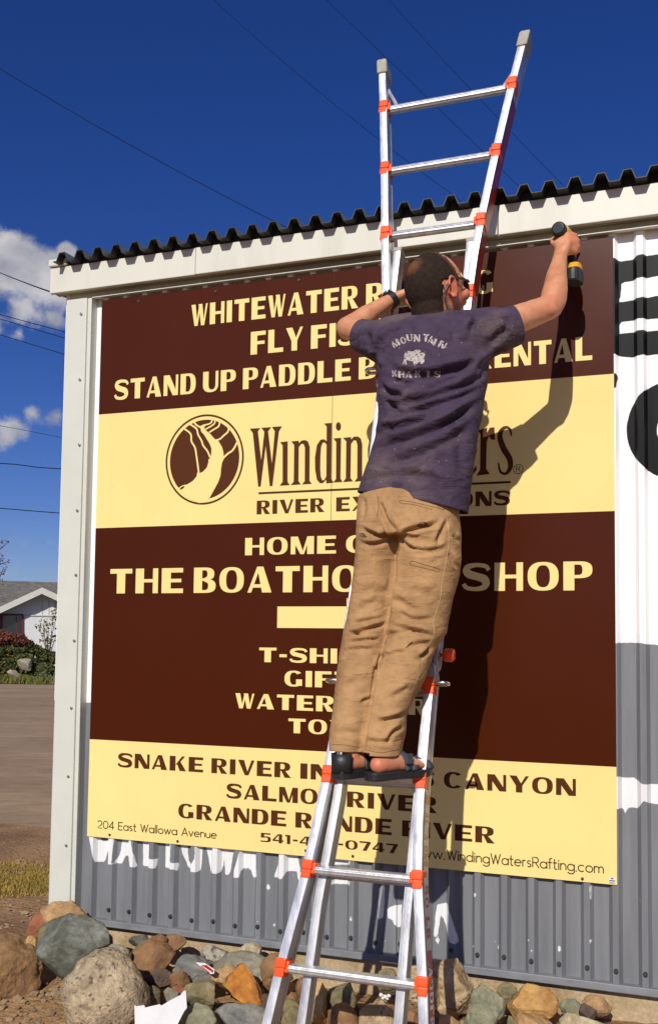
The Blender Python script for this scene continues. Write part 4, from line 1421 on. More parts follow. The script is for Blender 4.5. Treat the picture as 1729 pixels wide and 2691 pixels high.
ROCKS = [
    ((100, 2108, 216, 2184), -.16, 'tan', 'rounded tan boulder with a yellow patch against the corner post', dict(ang=-12)),
    ((57, 2134, 124, 2194), -.18, 'red', 'red brown rock wedged left of the tan boulder', dict(chunk=.3)),
    ((73, 2146, 256, 2334), -.34, 'green', 'big flat grey green boulder with pale veins below the tan boulder', dict(chunk=.34, rough=.04, flat=.6, ang=8)),
    ((56, 2192, 84, 2246), -.34, 'yellow', 'small upright yellow rock at the left edge of the grey green boulder', {}),
    ((-70, 2190, 88, 2360), -.40, 'dirtbrown', 'large soil covered boulder at the left border of the photo', dict(chunk=.15)),
    ((150, 2226, 340, 2470), -.62, 'pitted', 'big pitted beige boulder, coarse and egg shaped', dict(chunk=.12, rough=.06, ang=-14)),
    ((240, 2212, 304, 2262), -.36, 'grey', 'flat grey stone peeping over the pitted beige boulder', {}),
    ((300, 2203, 404, 2306), -.28, 'brown', 'smooth brown boulder right of the pitted beige one', dict(chunk=.26)),
    ((380, 2190, 434, 2236), -.12, 'brown', 'squarish brown rock close under the siding', dict(chunk=.34)),
    ((348, 2187, 390, 2222), -.16, 'brown', 'small brown stone tucked behind the smooth brown boulder', {}),
    ((342, 2268, 406, 2322), -.40, 'dark', 'lumpy dark brown rock below the smooth brown boulder', dict(rough=.08)),
    ((388, 2272, 444, 2322), -.38, 'brown', 'small round brown stone between dark rock and blue grey boulder', {}),
    ((334, 2306, 390, 2364), -.52, 'olive', 'grey green angular stone above the white board scrap', dict(chunk=.36)),
    ((382, 2314, 416, 2356), -.50, 'grey', 'tiny grey brown pebble above the white board scrap', {}),
    ((400, 2306, 446, 2346), -.44, 'red', 'small reddish stone under the round brown stone', {}),
    ((456, 2204, 533, 2270), -.13, 'granite', 'light speckled granite cobble by the wall foot', dict(chunk=.3)),
    ((394, 2240, 504, 2326), -.28, 'bluegrey', 'blue grey rounded boulder holding the red and white scrap', {}),
    ((496, 2232, 644, 2322), -.22, 'grey', 'wide flat grey boulder behind the rusty orange rock', dict(chunk=.14)),
    ((494, 2258, 560, 2322), -.34, 'tan', 'tan stone between blue grey boulder and rusty orange rock', {}),
    ((519, 2266, 640, 2380), -.44, 'orange', 'rusty orange angular rock left of the ladder foot', dict(chunk=.34, rough=.06)),
    ((610, 2234, 684, 2332), -.26, 'brown', 'upright brown boulder behind the left ladder rail', {}),
    ((434, 2302, 506, 2372), -.48, 'olive', 'dull olive stone below the blue grey boulder', dict(chunk=.3)),
    ((412, 2348, 526, 2440), -.60, 'lichen', 'smooth green grey boulder at the bottom beside the white board scrap', {}),
    ((506, 2352, 640, 2440), -.58, 'bluegrey', 'wide grey boulder at the bottom under the rusty orange rock', {}),
    ((600, 2326, 650, 2384), -.46, 'dark', 'dark stone right of the rusty orange rock', {}),
    ((722, 2300, 772, 2420), -.40, 'yellow', 'tall slim yellow stone seen between the left ladder rails', dict(chunk=.25)),
    ((766, 2306, 834, 2372), -.34, 'olive', 'rounded grey green cobble under the lowest rung', {}),
    ((762, 2350, 842, 2440), -.46, 'brown', 'striped brown stone below the grey green cobble', dict(ang=30)),
    ((660, 2360, 740, 2440), -.44, 'olive', 'dim olive stone behind the left inner rail', {}),
    ((838, 2322, 948, 2450), -.46, 'speck', 'speckled beige block standing between the inner rails', dict(chunk=.36)),
    ((930, 2268, 1046, 2376), -.30, 'speck', 'coarse beige boulder behind the right ladder rail', dict(chunk=.26)),
    ((1000, 2250, 1106, 2382), -.24, 'speck', 'tall coarse boulder half in the ladder shadow', dict(chunk=.2)),
    ((1098, 2308, 1182, 2398), -.26, 'lichen', 'green grey boulder with yellow lichen right of the ladder shadow', {}),
    ((1162, 2304, 1212, 2364), -.10, 'olive', 'dull olive stone tucked behind the lichen boulder', {}),
    ((1178, 2314, 1308, 2410), -.20, 'orangetan', 'big orange tan boulder right of the ladder', dict(chunk=.28)),
    ((1180, 2374, 1300, 2450), -.32, 'tan', 'pinkish tan boulder below the big orange tan one', {}),
    ((1292, 2328, 1370, 2392), -.10, 'lichen', 'grey tan cobble right of the orange tan boulder', dict(chunk=.3)),
    ((1362, 2334, 1434, 2386), -.06, 'tan', 'small tan cobble at the right end of the pile', {}),
    ((1354, 2352, 1398, 2396), -.14, 'dark', 'small dark chocolate stone on the pale boulder', {}),
    ((1298, 2374, 1446, 2450), -.22, 'pale', 'pale broad boulder at the bottom right', dict(chunk=.3)),
    ((1078, 2350, 1170, 2450), -.40, 'lichen', 'broad green grey boulder in the bottom row right of the ladder', {}),
    ((1024, 2376, 1078, 2440), -.46, 'tan', 'small tan stone at the bottom beside the red label', {}),
    ((1060, 2322, 1116, 2400), -.18, 'dark', 'dark stone shape standing for the shadowed gap between the rocks', {}),  # shadowed gap built as a rock, its shade put into the dark colour
    ((560, 2210, 620, 2250), -.08, 'pale', 'pale stone against the footing behind the flat grey boulder', {}),
    ((690, 2290, 730, 2350), -.24, 'brown', 'brown stone in the gap between the left rails', {}),
    ((300, 2186, 352, 2222), -.10, 'green', 'low grey green stone close to the footing', {}),
    ((880, 2268, 940, 2330), -.16, 'olive', 'shaded olive stone behind the lowest rung', {}),
]
for bb, yd, kd, lab, kw in ROCKS:
    ew, eh = (bb[2] - bb[0]) * .035, (bb[3] - bb[1]) * .035
    bb = (bb[0] - ew, bb[1] - eh, bb[2] + ew, bb[3] + eh)
    rock('rock', bb, yd, kd, lab, **kw)
fr_ = random.Random(77)
for i in range(54):
    kd, lab = (('brown', 'small brown filler stone in the gaps of the rock pile'), ('olive', 'small olive filler stone in the gaps of the rock pile'), ('grey', 'small grey filler stone in the gaps of the rock pile'))[i % 3]
    x_, y_ = fr_.uniform(.28, 2.5), fr_.uniform(-.62, -.08)
    if x_ > 1.6: y_ = fr_.uniform(-.40, -.06)
    z_ = gz(x_, y_); s_ = fr_.uniform(.040, .070)
    uv = to_px(np.array([[x_ - s_, y_, z_ + s_ * 1.3], [x_ + s_, y_, z_ - s_ * .5]]))
    rock('rock', (uv[0][0], uv[0][1], uv[1][0], uv[1][1]), y_, kd, lab, chunk=.3)
# ---------------------------------------------------------------- litter
def sheet(name, pts, yd, m, label, cat, thick=.0025, dent=.0, lean=0.0):
    P = [px(u, v, yd + lean * (2400 - v) / 100) for u, v in pts]
    n = len(P)
    mb = MB()
    B = [p + np.array([0, thick, 0]) for p in P]
    mb.loft([P, B])
    lo = min(P, key=lambda p: p[2])
    o = mb.build(name, m, None, origin=tuple(lo))
    return tag(o, label, cat)
b5 = zz(0, 2250, 3.08)
MT['scrap'] = mat('white_board', (.70, .70, .68), .6, var=.08, vscale=14)
sheet('board_scrap', [b5(*q) for q in ((1088, 1215), (1095, 1212), (1100, 1222), (1165, 1212), (1175, 1232), (1215, 1222), (1290, 1205), (1305, 1216), (1340, 1195), (1400, 1160), (1460, 1130), (1488, 1095), (1503, 1093), (1508, 1160), (1512, 1235), (1490, 1262), (1470, 1300), (1440, 1360), (1400, 1480), (1095, 1480))], -.70, MT['scrap'], 'torn white board scrap lying among the rocks', 'board scrap', lean=.02)
b6 = zz(0, 2150, 1.711)
mb = MB()
P = [px(*b6(*q), -.42) for q in ((880, 652), (920, 655), (965, 685), (962, 703), (945, 704))]
mb.loft([P, [p + np.array([.0, .003, 0]) for p in P]], mi=0)
Q = [px(*b6(*q), -.4215) for q in ((905, 663), (930, 664), (960, 688), (957, 698))]
mb.add(Q, [(0, 1, 2, 3)], 1)
Q = [px(*b6(*q), -.4215) for q in ((902, 668), (908, 667), (945, 699), (940, 700))]
mb.add(Q, [(0, 1, 2, 3)], 1)
tag(mb.build('card_scrap', [MT['sticker_white'], MT['sticker_red']], None, origin=tuple(P[0])), 'torn red and white card scrap on the blue grey boulder', 'card scrap')
b7 = zz(700, 2480, 2.655)
mb = MB()
for (X, Y, r) in ((800, 362, 16), (830, 375, 18), (855, 368, 15), (812, 385, 12), (845, 390, 10)):
    p = px(*b7(X, Y), -.50)
    rr = r / 2.655 * 2.9 / 2500 * 1.1
    mb.ellipsoid(p, (rr, 0, 0), (0, rr, 0), (0, 0, rr * .8), 8, 6)
tag(mb.build('foam_scrap', MT['scrap'], None, origin=tuple(px(*b7(830, 390), -.50))), 'crumpled white foam scrap on the speckled beige block', 'foam scrap')

# ---------------------------------------------------------------- background across the road
HD = 44.0
hp = CAM + ray(60 * KD, 1575 * KD) / ray(60 * KD, 1575 * KD).dot(fwd) * HD
hdir = np.array([hp[0] - CAM[0], hp[1] - CAM[1], 0]); hdir /= np.linalg.norm(hdir)
hrt = np.array([hdir[1], -hdir[0], 0])


def HP(u, v, back=0.0):
    d = ray(u * KD, v * KD)
    t = HD / (d @ np.array([hdir[0], hdir[1], 0]))
    return CAM + d * t + hdir * back


GH = -.19
MT['house_wall'] = mat('white_clapboard', (.78, .77, .74), .7, var=.05, vscale=2)
_n = MT['house_wall'].node_tree
_w = _n.nodes.new('ShaderNodeTexWave'); _w.wave_type = 'BANDS'; _w.bands_direction = 'Z'; _w.wave_profile = 'SAW'; _w.inputs['Scale'].default_value = 1.6
_tc = _n.nodes.new('ShaderNodeTexCoord'); _n.links.new(_tc.outputs['Object'], _w.inputs['Vector'])
_b = _n.nodes.new('ShaderNodeBump'); _b.inputs['Strength'].default_value = .8; _b.inputs['Distance'].default_value = .05
_n.links.new(_w.outputs['Fac'], _b.inputs['Height']); _n.links.new(_b.outputs['Normal'], _n.nodes['Principled BSDF'].inputs['Normal'])
MT['shingle'] = mat('asphalt_shingle', (.13, .12, .10), .9, col2=(.19, .16, .14), c2scale=2.5, var=.3, vscale=5, bump=.3, bscale=6, stretch=(1, 1, 4))
MT['maroon'] = mat('maroon_trim', (.13, .012, .028), .5)
MT['glass'] = mat('window_glass', (.012, .02, .018), .08, spec=.8)
house = thing('white_house', HP(60, 1575), 'white clapboard house with grey shingle roof across the road', 'house')
apex = HP(98, 1390); eL = HP(-60, 1458); eR = HP(256, 1458)
wallL, wallR = -36, 232
def hz(v): return HP(98, v)[2]
za, ze = hz(1392), hz(1470)
pts = [HP(wallL, 1575), HP(wallR, 1575), HP(wallR, 1452), apex, HP(wallL, 1452)]
for i in (0, 1): pts[i][2] = GH
mb = MB(); mb.loft([pts, [p + hdir * 7 for p in pts]]); mb.build('wall', MT['house_wall'], house)
# main body behind, ridge across the view
rz, ez_ = CAM[2] + (hz(1362) - CAM[2]) * (HD + 8) / HD, CAM[2] + (hz(1437) - CAM[2]) * (HD + 4) / HD
mb = MB()
A = [HP(-420, 1440, 4), HP(420, 1440, 4)]
def lvl(p, z): q = p.copy(); q[2] = z; return q
mb.loft([[lvl(A[0], GH), lvl(A[0] + hdir * 8, GH), lvl(A[0] + hdir * 8, ez_), lvl(A[0] + hdir * 4, rz - .15), lvl(A[0], ez_)], [lvl(A[1], GH), lvl(A[1] + hdir * 8, GH), lvl(A[1] + hdir * 8, ez_), lvl(A[1] + hdir * 4, rz - .15), lvl(A[1], ez_)]])
mb.build('wall', MT['house_wall'], house)
mb = MB()
o_ = .18
secs = []
for q in (A[0] - hrt * .4, A[1] + hrt * .4):
    secs.append([lvl(q - hdir * .5, ez_ - .12), lvl(q + hdir * 4, rz), lvl(q + hdir * 8.5, ez_ - .12), lvl(q + hdir * 8.5, ez_ - .26), lvl(q + hdir * 4, rz - .16), lvl(q - hdir * .5, ez_ - .26)])
mb.loft(secs)
# gable roof of the front wing
ap = HP(98, 1376); l_ = HP(-62, 1450); r_ = HP(258, 1450)
sec = [l_, ap, r_, r_ - np.array([0, 0, .16]), ap - np.array([0, 0, .16]), l_ - np.array([0, 0, .16])]
mb.loft([[p - hdir * .62 for p in sec], [p + hdir * 7 for p in sec]])
rf = mb.build('roof', MT['shingle'], house)
mb = MB()
MT['barge'] = mat('barge_board', (.55, .54, .46), .6, var=.08, vscale=3)
for a, c in ((l_, ap), (ap, r_)):
    f_ = -hdir * .66
    mb.loft([[a + f_ - np.array([0, 0, .02]), c + f_ - np.array([0, 0, .02]), c + f_ - np.array([0, 0, .30]), a + f_ - np.array([0, 0, .30])], [a + f_ + hdir * .05 - np.array([0, 0, .02]), c + f_ + hdir * .05 - np.array([0, 0, .02]), c + f_ + hdir * .05 - np.array([0, 0, .30]), a + f_ + hdir * .05 - np.array([0, 0, .30])]])
mb.build('barge_board', MT['barge'], rf)
mb = MB()
q0, q1 = HP(60, 1440, -.02), HP(232, 1440, -.02)
mb.loft([[lvl(q0, hz(1440)), lvl(q1, hz(1440)), lvl(q1, hz(1442.5)), lvl(q0, hz(1442.5))], [lvl(q0, hz(1440)) - hdir * .03, lvl(q1, hz(1440)) - hdir * .03, lvl(q1, hz(1442.5)) - hdir * .03, lvl(q0, hz(1442.5)) - hdir * .03]])
for u in (99, 114, 129, 146, 165, 185):
    mb.obox(HP(u, 1425, -.015), hrt * .02, hdir * .01, np.array([0, 0, .38]))
mb.build('batten', MT['barge'], house)
for (u0, u1) in ((6, 52), (-34, 0)):
    mb = MB()
    wl = lambda u, v, b: HP(u, v, b)
    fr = .14
    for (a, b, c, d) in ((u0 - 3, 1437, u1 + 3, 1441), (u0 - 3, 1488, u1 + 3, 1492), (u0 - 3, 1441, u0 + 0.5, 1488), (u1 - .5, 1441, u1 + 3.5, 1488)):
        mb.loft([[wl(a, b, -.06), wl(c, b, -.06), wl(c, d, -.06), wl(a, d, -.06)], [wl(a, b, .0), wl(c, b, .0), wl(c, d, .0), wl(a, d, .0)]])
    w_ = mb.build('window', MT['maroon'], house)
    mb = MB(); mb.add([wl(u0, 1440, -.02), wl(u1, 1440, -.02), wl(u1, 1489, -.02), wl(u0, 1489, -.02)], [(0, 1, 2, 3)]); mb.build('pane', MT['glass'], w_)
    mb = MB(); um = u0 + (u1 - u0) * .68
    mb.loft([[wl(um, 1440, -.045), wl(um + 2, 1440, -.045), wl(um + 2, 1489, -.045), wl(um, 1489, -.045)], [wl(um, 1440, -.025), wl(um + 2, 1440, -.025), wl(um + 2, 1489, -.025), wl(um, 1489, -.025)]])
    mb.build('mullion', MT['maroon'], w_)


def foliage(mb, centre, rad, n, leaf, r, squash=1.0):
    for i in range(n):
        while True:
            d = Vector((r.uniform(-1, 1), r.uniform(-1, 1), r.uniform(-1, 1)))
            if d.length < 1: break
        d = d * (d.length ** -.35 if d.length > .05 else 1)
        c = np.array([centre[0] + d.x * rad[0], centre[1] + d.y * rad[1], centre[2] + d.z * rad[2]])
        a = np.array([r.gauss(0, 1), r.gauss(0, 1), r.gauss(0, 1)]); a /= np.linalg.norm(a)
        b = np.cross(a, [r.gauss(0, 1), r.gauss(0, 1), r.gauss(0, 1)]); b /= (np.linalg.norm(b) + 1e-9)
        s = leaf * r.uniform(.6, 1.4)
        mb.add([c - a * s, c + b * s * .45, c + a * s, c - b * s * .45], [(0, 1, 2, 3)])


def shrub(name, lumps, leaf, m, label, n=220, seed=1, stem=True, back=0.0, thick=1.0):
    r = random.Random(seed)
    mb = MB()
    lo = None
    for (u, v, ru, rv) in lumps:
        c = HP(u, v, -7.5 + back)
        sc = (HD - 7.5 + back) / FPX * KD
        foliage(mb, c, (ru * sc, ru * sc * thick, rv * sc), int(n * (ru * rv) / 80) + 60, leaf * .8, r)
        if lo is None: lo = c.copy()
    lo[2] = GH
    t = thing(name, lo, label, 'shrub', 'shrubs in front of the house')
    mb.build('foliage', m, t, recalc=False)
    s = MB()
    for (u, v, ru, rv) in lumps:
        c = HP(u, v, -7.5 + back)
        s.tube([(lo[0] * .6 + c[0] * .4, lo[1] * .6 + c[1] * .4, GH - .05), c], [.03, .012], 6)
    s.build('stem', MT['twig'], t)
    return t


MT['twig'] = mat('dark_twig', (.09, .05, .03), .9)
MT['leaf_red'] = mat('red_brown_leaf', (.20, .060, .030), .8, col2=(.12, .04, .02), c2scale=2, var=.3, vscale=6)
MT['leaf_yellow'] = mat('yellow_green_leaf', (.40, .33, .015), .8, col2=(.22, .20, .015), c2scale=1.5, var=.3, vscale=6)
MT['leaf_dark'] = mat('dark_green_leaf', (.085, .095, .020), .8, col2=(.16, .135, .03), c2scale=1.5, var=.35, vscale=6)
MT['leaf_blue'] = mat('blue_green_leaf', (.08, .11, .055), .8, col2=(.14, .13, .05), c2scale=1.5, var=.3, vscale=6)
MT['leaf_purple'] = mat('purple_bud', (.17, .055, .10), .8, col2=(.11, .04, .07), c2scale=2, var=.3, vscale=6)
shrub('shrub', [(10, 1496, 26, 17), (44, 1500, 22, 15), (-30, 1495, 30, 18), (66, 1508, 12, 10)], .10, MT['leaf_red'], 'red brown leafless looking hedge under the house window', seed=2, back=3)
shrub('shrub', [(22, 1520, 22, 11), (46, 1524, 18, 10), (74, 1518, 22, 12)], .09, MT['leaf_dark'], 'dark green low juniper behind the yellow shrub', seed=3, back=1.5)
shrub('shrub', [(4, 1545, 20, 16), (26, 1540, 18, 14), (14, 1562, 24, 12), (-24, 1548, 26, 20)], .085, MT['leaf_yellow'], 'bright yellow green shrub beside the pale boulder', seed=4)
shrub('shrub', [(98, 1530, 18, 16), (118, 1534, 16, 14), (86, 1542, 12, 10), (138, 1530, 18, 16)], .085, MT['leaf_dark'], 'dull green bushes right of the pale boulder', seed=5, back=.8)
shrub('shrub', [(62, 1553, 26, 16), (60, 1538, 24, 16), (30, 1548, 26, 18), (72, 1566, 26, 14), (48, 1572, 24, 12), (14, 1540, 24, 16), (98, 1556, 24, 16), (128, 1560, 22, 16), (92, 1572, 20, 10), (36, 1566, 22, 12), (0, 1570, 26, 14)], .075, MT['leaf_dark'], 'low dark mounds of ground cover around the pale boulder', seed=8, back=-.3)
shrub('shrub', [(96, 1570, 16, 9), (118, 1574, 16, 8), (70, 1580, 12, 7), (20, 1588, 16, 8)], .08, MT['leaf_blue'], 'low blue green ground shrubs near the lawn edge', seed=6, back=-.8, n=150)


def bare_tree(name, base, tips, trunk_r, m_bark, leafy, label, cat, seed, budm, leaf, nb, parts=('trunk', 'crown')):
    r = random.Random(seed)
    t = thing(name, base, label, cat)
    s, f = MB(), MB()
    for tip in tips:
        b = np.array(base, float); tp = np.array(tip, float)
        mid = b * .5 + tp * .5 + np.array([r.uniform(-.12, .12), r.uniform(-.1, .1), r.uniform(.05, .2)])
        s.tube([b, mid, tp], [trunk_r, trunk_r * .6, trunk_r * .2], 6)
        for k in range(leafy):
            q = mid + (tp - mid) * r.uniform(.0, 1.0)
            e = q + np.array([r.gauss(0, .2), r.gauss(0, .2), abs(r.gauss(.16, .12))])
            s.tube([q, e], [trunk_r * .3, trunk_r * .12], 5)
            foliage(f, e, (.10, .10, .10), nb, leaf, r)
        foliage(f, tp, (.14, .14, .16), nb * 2, leaf, r)
    s.build(parts[0], m_bark, t)
    f.build(parts[1], budm, t, recalc=False)
    return t


def HT(u, v, back): return HP(u, v, back)
b_ = HT(108, 1545, -4.5); b_[2] = GH
bare_tree('sapling', b_, [HT(u, v, -4.5 + bk) for u, v, bk in ((97, 1462, .2), (110, 1460, -.2), (118, 1447, 0), (126, 1448, .3), (104, 1478, -.3), (130, 1472, .1), (88, 1470, 0))], .028, MT['twig'], 2, 'thin sapling with sparse olive leaves against the white house wall', 'sapling', 12, mat('olive_leaf', (.15, .13, .03), .8, var=.3, vscale=5), .075, 7)
b_ = HT(-70, 1580, -9); b_[2] = GH
bare_tree('plum_tree', b_, [HT(u, v, -9 + bk) for u, v, bk in ((10, 1330, 0), (2, 1312, .4), (16, 1346, -.3), (-10, 1300, .3), (20, 1362, .2), (8, 1372, -.5), (-40, 1290, 0), (-80, 1280, .5), (-110, 1330, 0), (12, 1390, .2), (-20, 1340, .4))], .07, MT['twig'], 6, 'bare purple budded tree at the left border of the photo', 'tree', 15, MT['leaf_purple'], .05, 6)
sc_ = 1.0
for bb, lab, k in (((42, 1538, 80, 1572), 'pale upright boulder on the lawn by the yellow shrub', -8.2), ((16, 1566, 46, 1592), 'small pale rock at the lawn edge left of the upright boulder', -9.2)):
    c = HP((bb[0] + bb[2]) / 2, (bb[1] + bb[3]) / 2, k)
    RM['far'] = RM.get('far') or rock_mat('pale_boulder', (.32, .27, .19), (.22, .18, .12), sc=2.0, bump=.5, bs=10)
    rock('boulder', bb, c[1], 'far', lab, grp='pale boulders on the lawn', chunk=.3)

# ---------------------------------------------------------------- overhead wires
MT['wire'] = mat('black_cable', (.006, .006, .008), .8, spec=.1)
MT['wire_far'] = mat('weathered_cable', (.012, .018, .04), .9, spec=.05)
WI = 'overhead wires in the sky'


def wire(pts, deps, rad, label, far=False, sag=0.0):
    P = []
    n = 24
    us = np.array(pts, float)
    tt = np.linspace(0, 1, len(us))
    for t in np.linspace(0, 1, n):
        u = np.interp(t, tt, us[:, 0]); v = np.interp(t, tt, us[:, 1])
        P.append(pd(u, v, deps[0] + (deps[1] - deps[0]) * t))
    # rebuild as one smooth catenary-like sweep
    Q = smooth_path(P, 2)
    mb = MB(); mb.tube(Q, rad, 6)
    o = mb.build('overhead_wire', MT['wire_far' if far else 'wire'], None, origin=tuple(P[0]), smooth=True)
    return tag(o, label, 'wire', WI)


def bez(a, b, c, n=9):
    return [((1 - t) ** 2 * a[0] + 2 * t * (1 - t) * b[0] + t * t * c[0], (1 - t) ** 2 * a[1] + 2 * t * (1 - t) * b[1] + t * t * c[1]) for t in np.linspace(0, 1, n)]


wire(bez((-60, 612), (60, 665), (154, 694)), (13, 4.92), .0055, 'thick black service cable reaching the building corner')
wire(bez((-30, 728), (60, 751), (200, 790)), (26, 26), .011, 'upper of the two close thin wires beside the cloud', True)
wire(bez((-30, 737), (60, 764), (200, 805)), (26, 26), .011, 'lower of the two close thin wires beside the cloud', True)
wire(bez((-30, 774), (60, 801), (200, 844)), (26, 26), .010, 'single thin wire under the two close wires', True)
wire([(-30, 1082), (40, 1087), (90, 1094), (200, 1101)], (30, 30), .014, 'dark wire halfway down the blue sky')
wire(bez((-30, 1187), (60, 1195), (220, 1207)), (30, 30), .014, 'lowest dark wire crossing above the house roof')
wire(bez((-30, 991), (60, 1006), (220, 1040)), (34, 34), .008, 'faint wire across the small cloud', True)
wire(bez((-80, 110), (320, 360), (700, 546)), (22, 22), .0085, 'long thin wire sloping down across the upper left sky', True)
wire(bez((480, -20), (760, 240), (1080, 470)), (26, 26), .0068, 'leftmost faint wire falling behind the ladder', True)
wire(bez((740, -25), (900, 130), (1240, 460)), (26, 26), .0068, 'middle faint wire falling behind the ladder', True)
wire(bez((890, -25), (1060, 170), (1330, 445)), (26, 26), .0062, 'rightmost faint wire falling behind the ladder', True)
# ---------------------------------------------------------------- the man on the ladder
def remeshed(mb, voxel, smooth=3, fac=.5):
    me = bpy.data.meshes.new('tmp')
    me.from_pydata(mb.v, [], mb.f)
    bm = bmesh.new(); bm.from_mesh(me)
    bmesh.ops.recalc_face_normals(bm, faces=bm.faces)
    bm.to_mesh(me); bm.free()
    o = bpy.data.objects.new('tmp', me)
    COL.objects.link(o)
    m = o.modifiers.new('r', 'REMESH'); m.mode = 'VOXEL'; m.voxel_size = voxel
    if smooth:
        s = o.modifiers.new('s', 'SMOOTH'); s.iterations = smooth; s.factor = fac
    dg = bpy.context.evaluated_depsgraph_get()
    ev = o.evaluated_get(dg)
    out = bpy.data.meshes.new_from_object(ev)
    bpy.data.objects.remove(o)
    bpy.data.meshes.remove(me)
    return out


def mesh_np(me):
    n = len(me.vertices)
    V = np.empty(n * 3); me.vertices.foreach_get('co', V)
    Nn = np.empty(n * 3); me.vertices.foreach_get('normal', Nn)
    return V.reshape(-1, 3), Nn.reshape(-1, 3)


def set_np(me, V):
    me.vertices.foreach_set('co', V.reshape(-1)); me.update()


def seg_dist(UV, path):
    """distance to a polyline and the position along it (0..1)"""
    P = np.array(path, float)
    L = np.concatenate([[0], np.cumsum(np.linalg.norm(np.diff(P, axis=0), axis=1))])
    best = np.full(len(UV), 1e9); tt = np.zeros(len(UV)); side = np.zeros(len(UV))
    for i in range(len(P) - 1):
        a, b = P[i], P[i + 1]; e = b - a
        t = np.clip(((UV - a) @ e) / (e @ e), 0, 1)
        q = UV - (a + t[:, None] * e)
        d = np.linalg.norm(q, axis=1)
        k = d < best
        best[k] = d[k]; tt[k] = ((L[i] + t * (L[i + 1] - L[i])) / L[-1])[k]
        fl_ = -1.0 if (e[0] < 0 and abs(e[0]) > .35 * abs(e[1])) else 1.0      # keep the overhanging lip on the upper side
        side[k] = fl_ * np.sign(e[0] * q[:, 1] - e[1] * q[:, 0])[k]
    return best, tt, side


def crease(me, folds, noise_amp=.002, nscale=(9, 9, 20), seed=0, AMP=1.6, WID=1.0):
    V, Nn = mesh_np(me)
    toc = CAM - V; toc /= np.linalg.norm(toc, axis=1)[:, None]
    face = np.clip((Nn * toc).sum(1) * 2.2, 0, 1)
    UV = to_px(V)
    D = np.zeros(len(V))
    for path, w, A in folds:
        pth = [tuple(p) for p in smooth_path(path, 4)] if len(path) > 2 else path
        lo = np.min(pth, 0) - 5 * w; hi = np.max(pth, 0) + 5 * w
        s = np.where((UV[:, 0] > lo[0]) & (UV[:, 0] < hi[0]) & (UV[:, 1] > lo[1]) & (UV[:, 1] < hi[1]) & (face > 0))[0]
        if not len(s): continue
        d, t, sd = seg_dist(UV[s], pth)
        A = A * AMP; w = w * WID
        tap = np.clip(np.sin(np.pi * np.clip(t, .02, .98)) * 1.6, 0, 1)
        f = -np.exp(-(d / w) ** 2) + np.where(sd > 0, .22, .80) * np.exp(-((d - 1.75 * w) / (1.15 * w)) ** 2)
        D[s] += A * tap * f * face[s]
    for i, v in enumerate(V):
        q = Vector((v[0] * nscale[0] + seed, v[1] * nscale[1], v[2] * nscale[2]))
        D[i] += noise_amp * (mnoise.noise(q) + .5 * mnoise.noise(q * 2.1))
    set_np(me, V + Nn * D[:, None])


def cut_open(me, cuts):
    """open the cloth tube beyond each (point, outward axis, radius)"""
    bm = bmesh.new(); bm.from_mesh(me)
    for p, ax, rad in cuts:
        p = Vector(p); ax = Vector(ax).normalized()
        fs = [f for f in bm.faces if (f.calc_center_median() - p).length < rad]
        g = set(fs)
        for f in fs: g.update(f.verts); g.update(f.edges)
        bmesh.ops.bisect_plane(bm, geom=list(g), plane_co=p, plane_no=ax, dist=1e-5)
        kill = [f for f in bm.faces if (f.calc_center_median() - p).length < rad and (f.calc_center_median() - p).dot(ax) > 0]
        bmesh.ops.delete(bm, geom=kill, context='FACES')
    bm.to_mesh(me); bm.free(); me.update()


def link_part(me, name, m, parent, solid=0.0, smooth=True):
    V, _ = mesh_np(me)
    off = wloc(parent)
    set_np(me, V - np.array(off[:]))
    me.materials.clear(); me.materials.append(m)
    if smooth: me.polygons.foreach_set('use_smooth', [True] * len(me.polygons))
    me.name = name
    o = bpy.data.objects.new(name, me); COL.objects.link(o); o.parent = parent
    if solid:
        s = o.modifiers.new('thick', 'SOLIDIFY'); s.thickness = solid; s.offset = -1
    return o


T20 = math.tan(math.radians(19.5)) ** 2


def body_ring(uL, vL, uR, vR, y, b, n=36, e=2.25, pad=0.0):
    l, r = px(uL, vL, y), px(uR, vR, y)
    c = (l + r) / 2
    h = (r - l) / 2
    w = np.linalg.norm(h)
    a = math.sqrt(max(w * w - T20 * b * b, 1e-4)) + pad
    ax = h / w * a
    ay = np.array([0, b + pad, 0])
    out = []
    for t in np.linspace(0, 2 * math.pi, n, endpoint=False):
        co, si = math.cos(t), math.sin(t)
        out.append(c + ax * math.copysign(abs(co) ** (2 / e), co) + ay * math.copysign(abs(si) ** (2 / e), si))
    return out


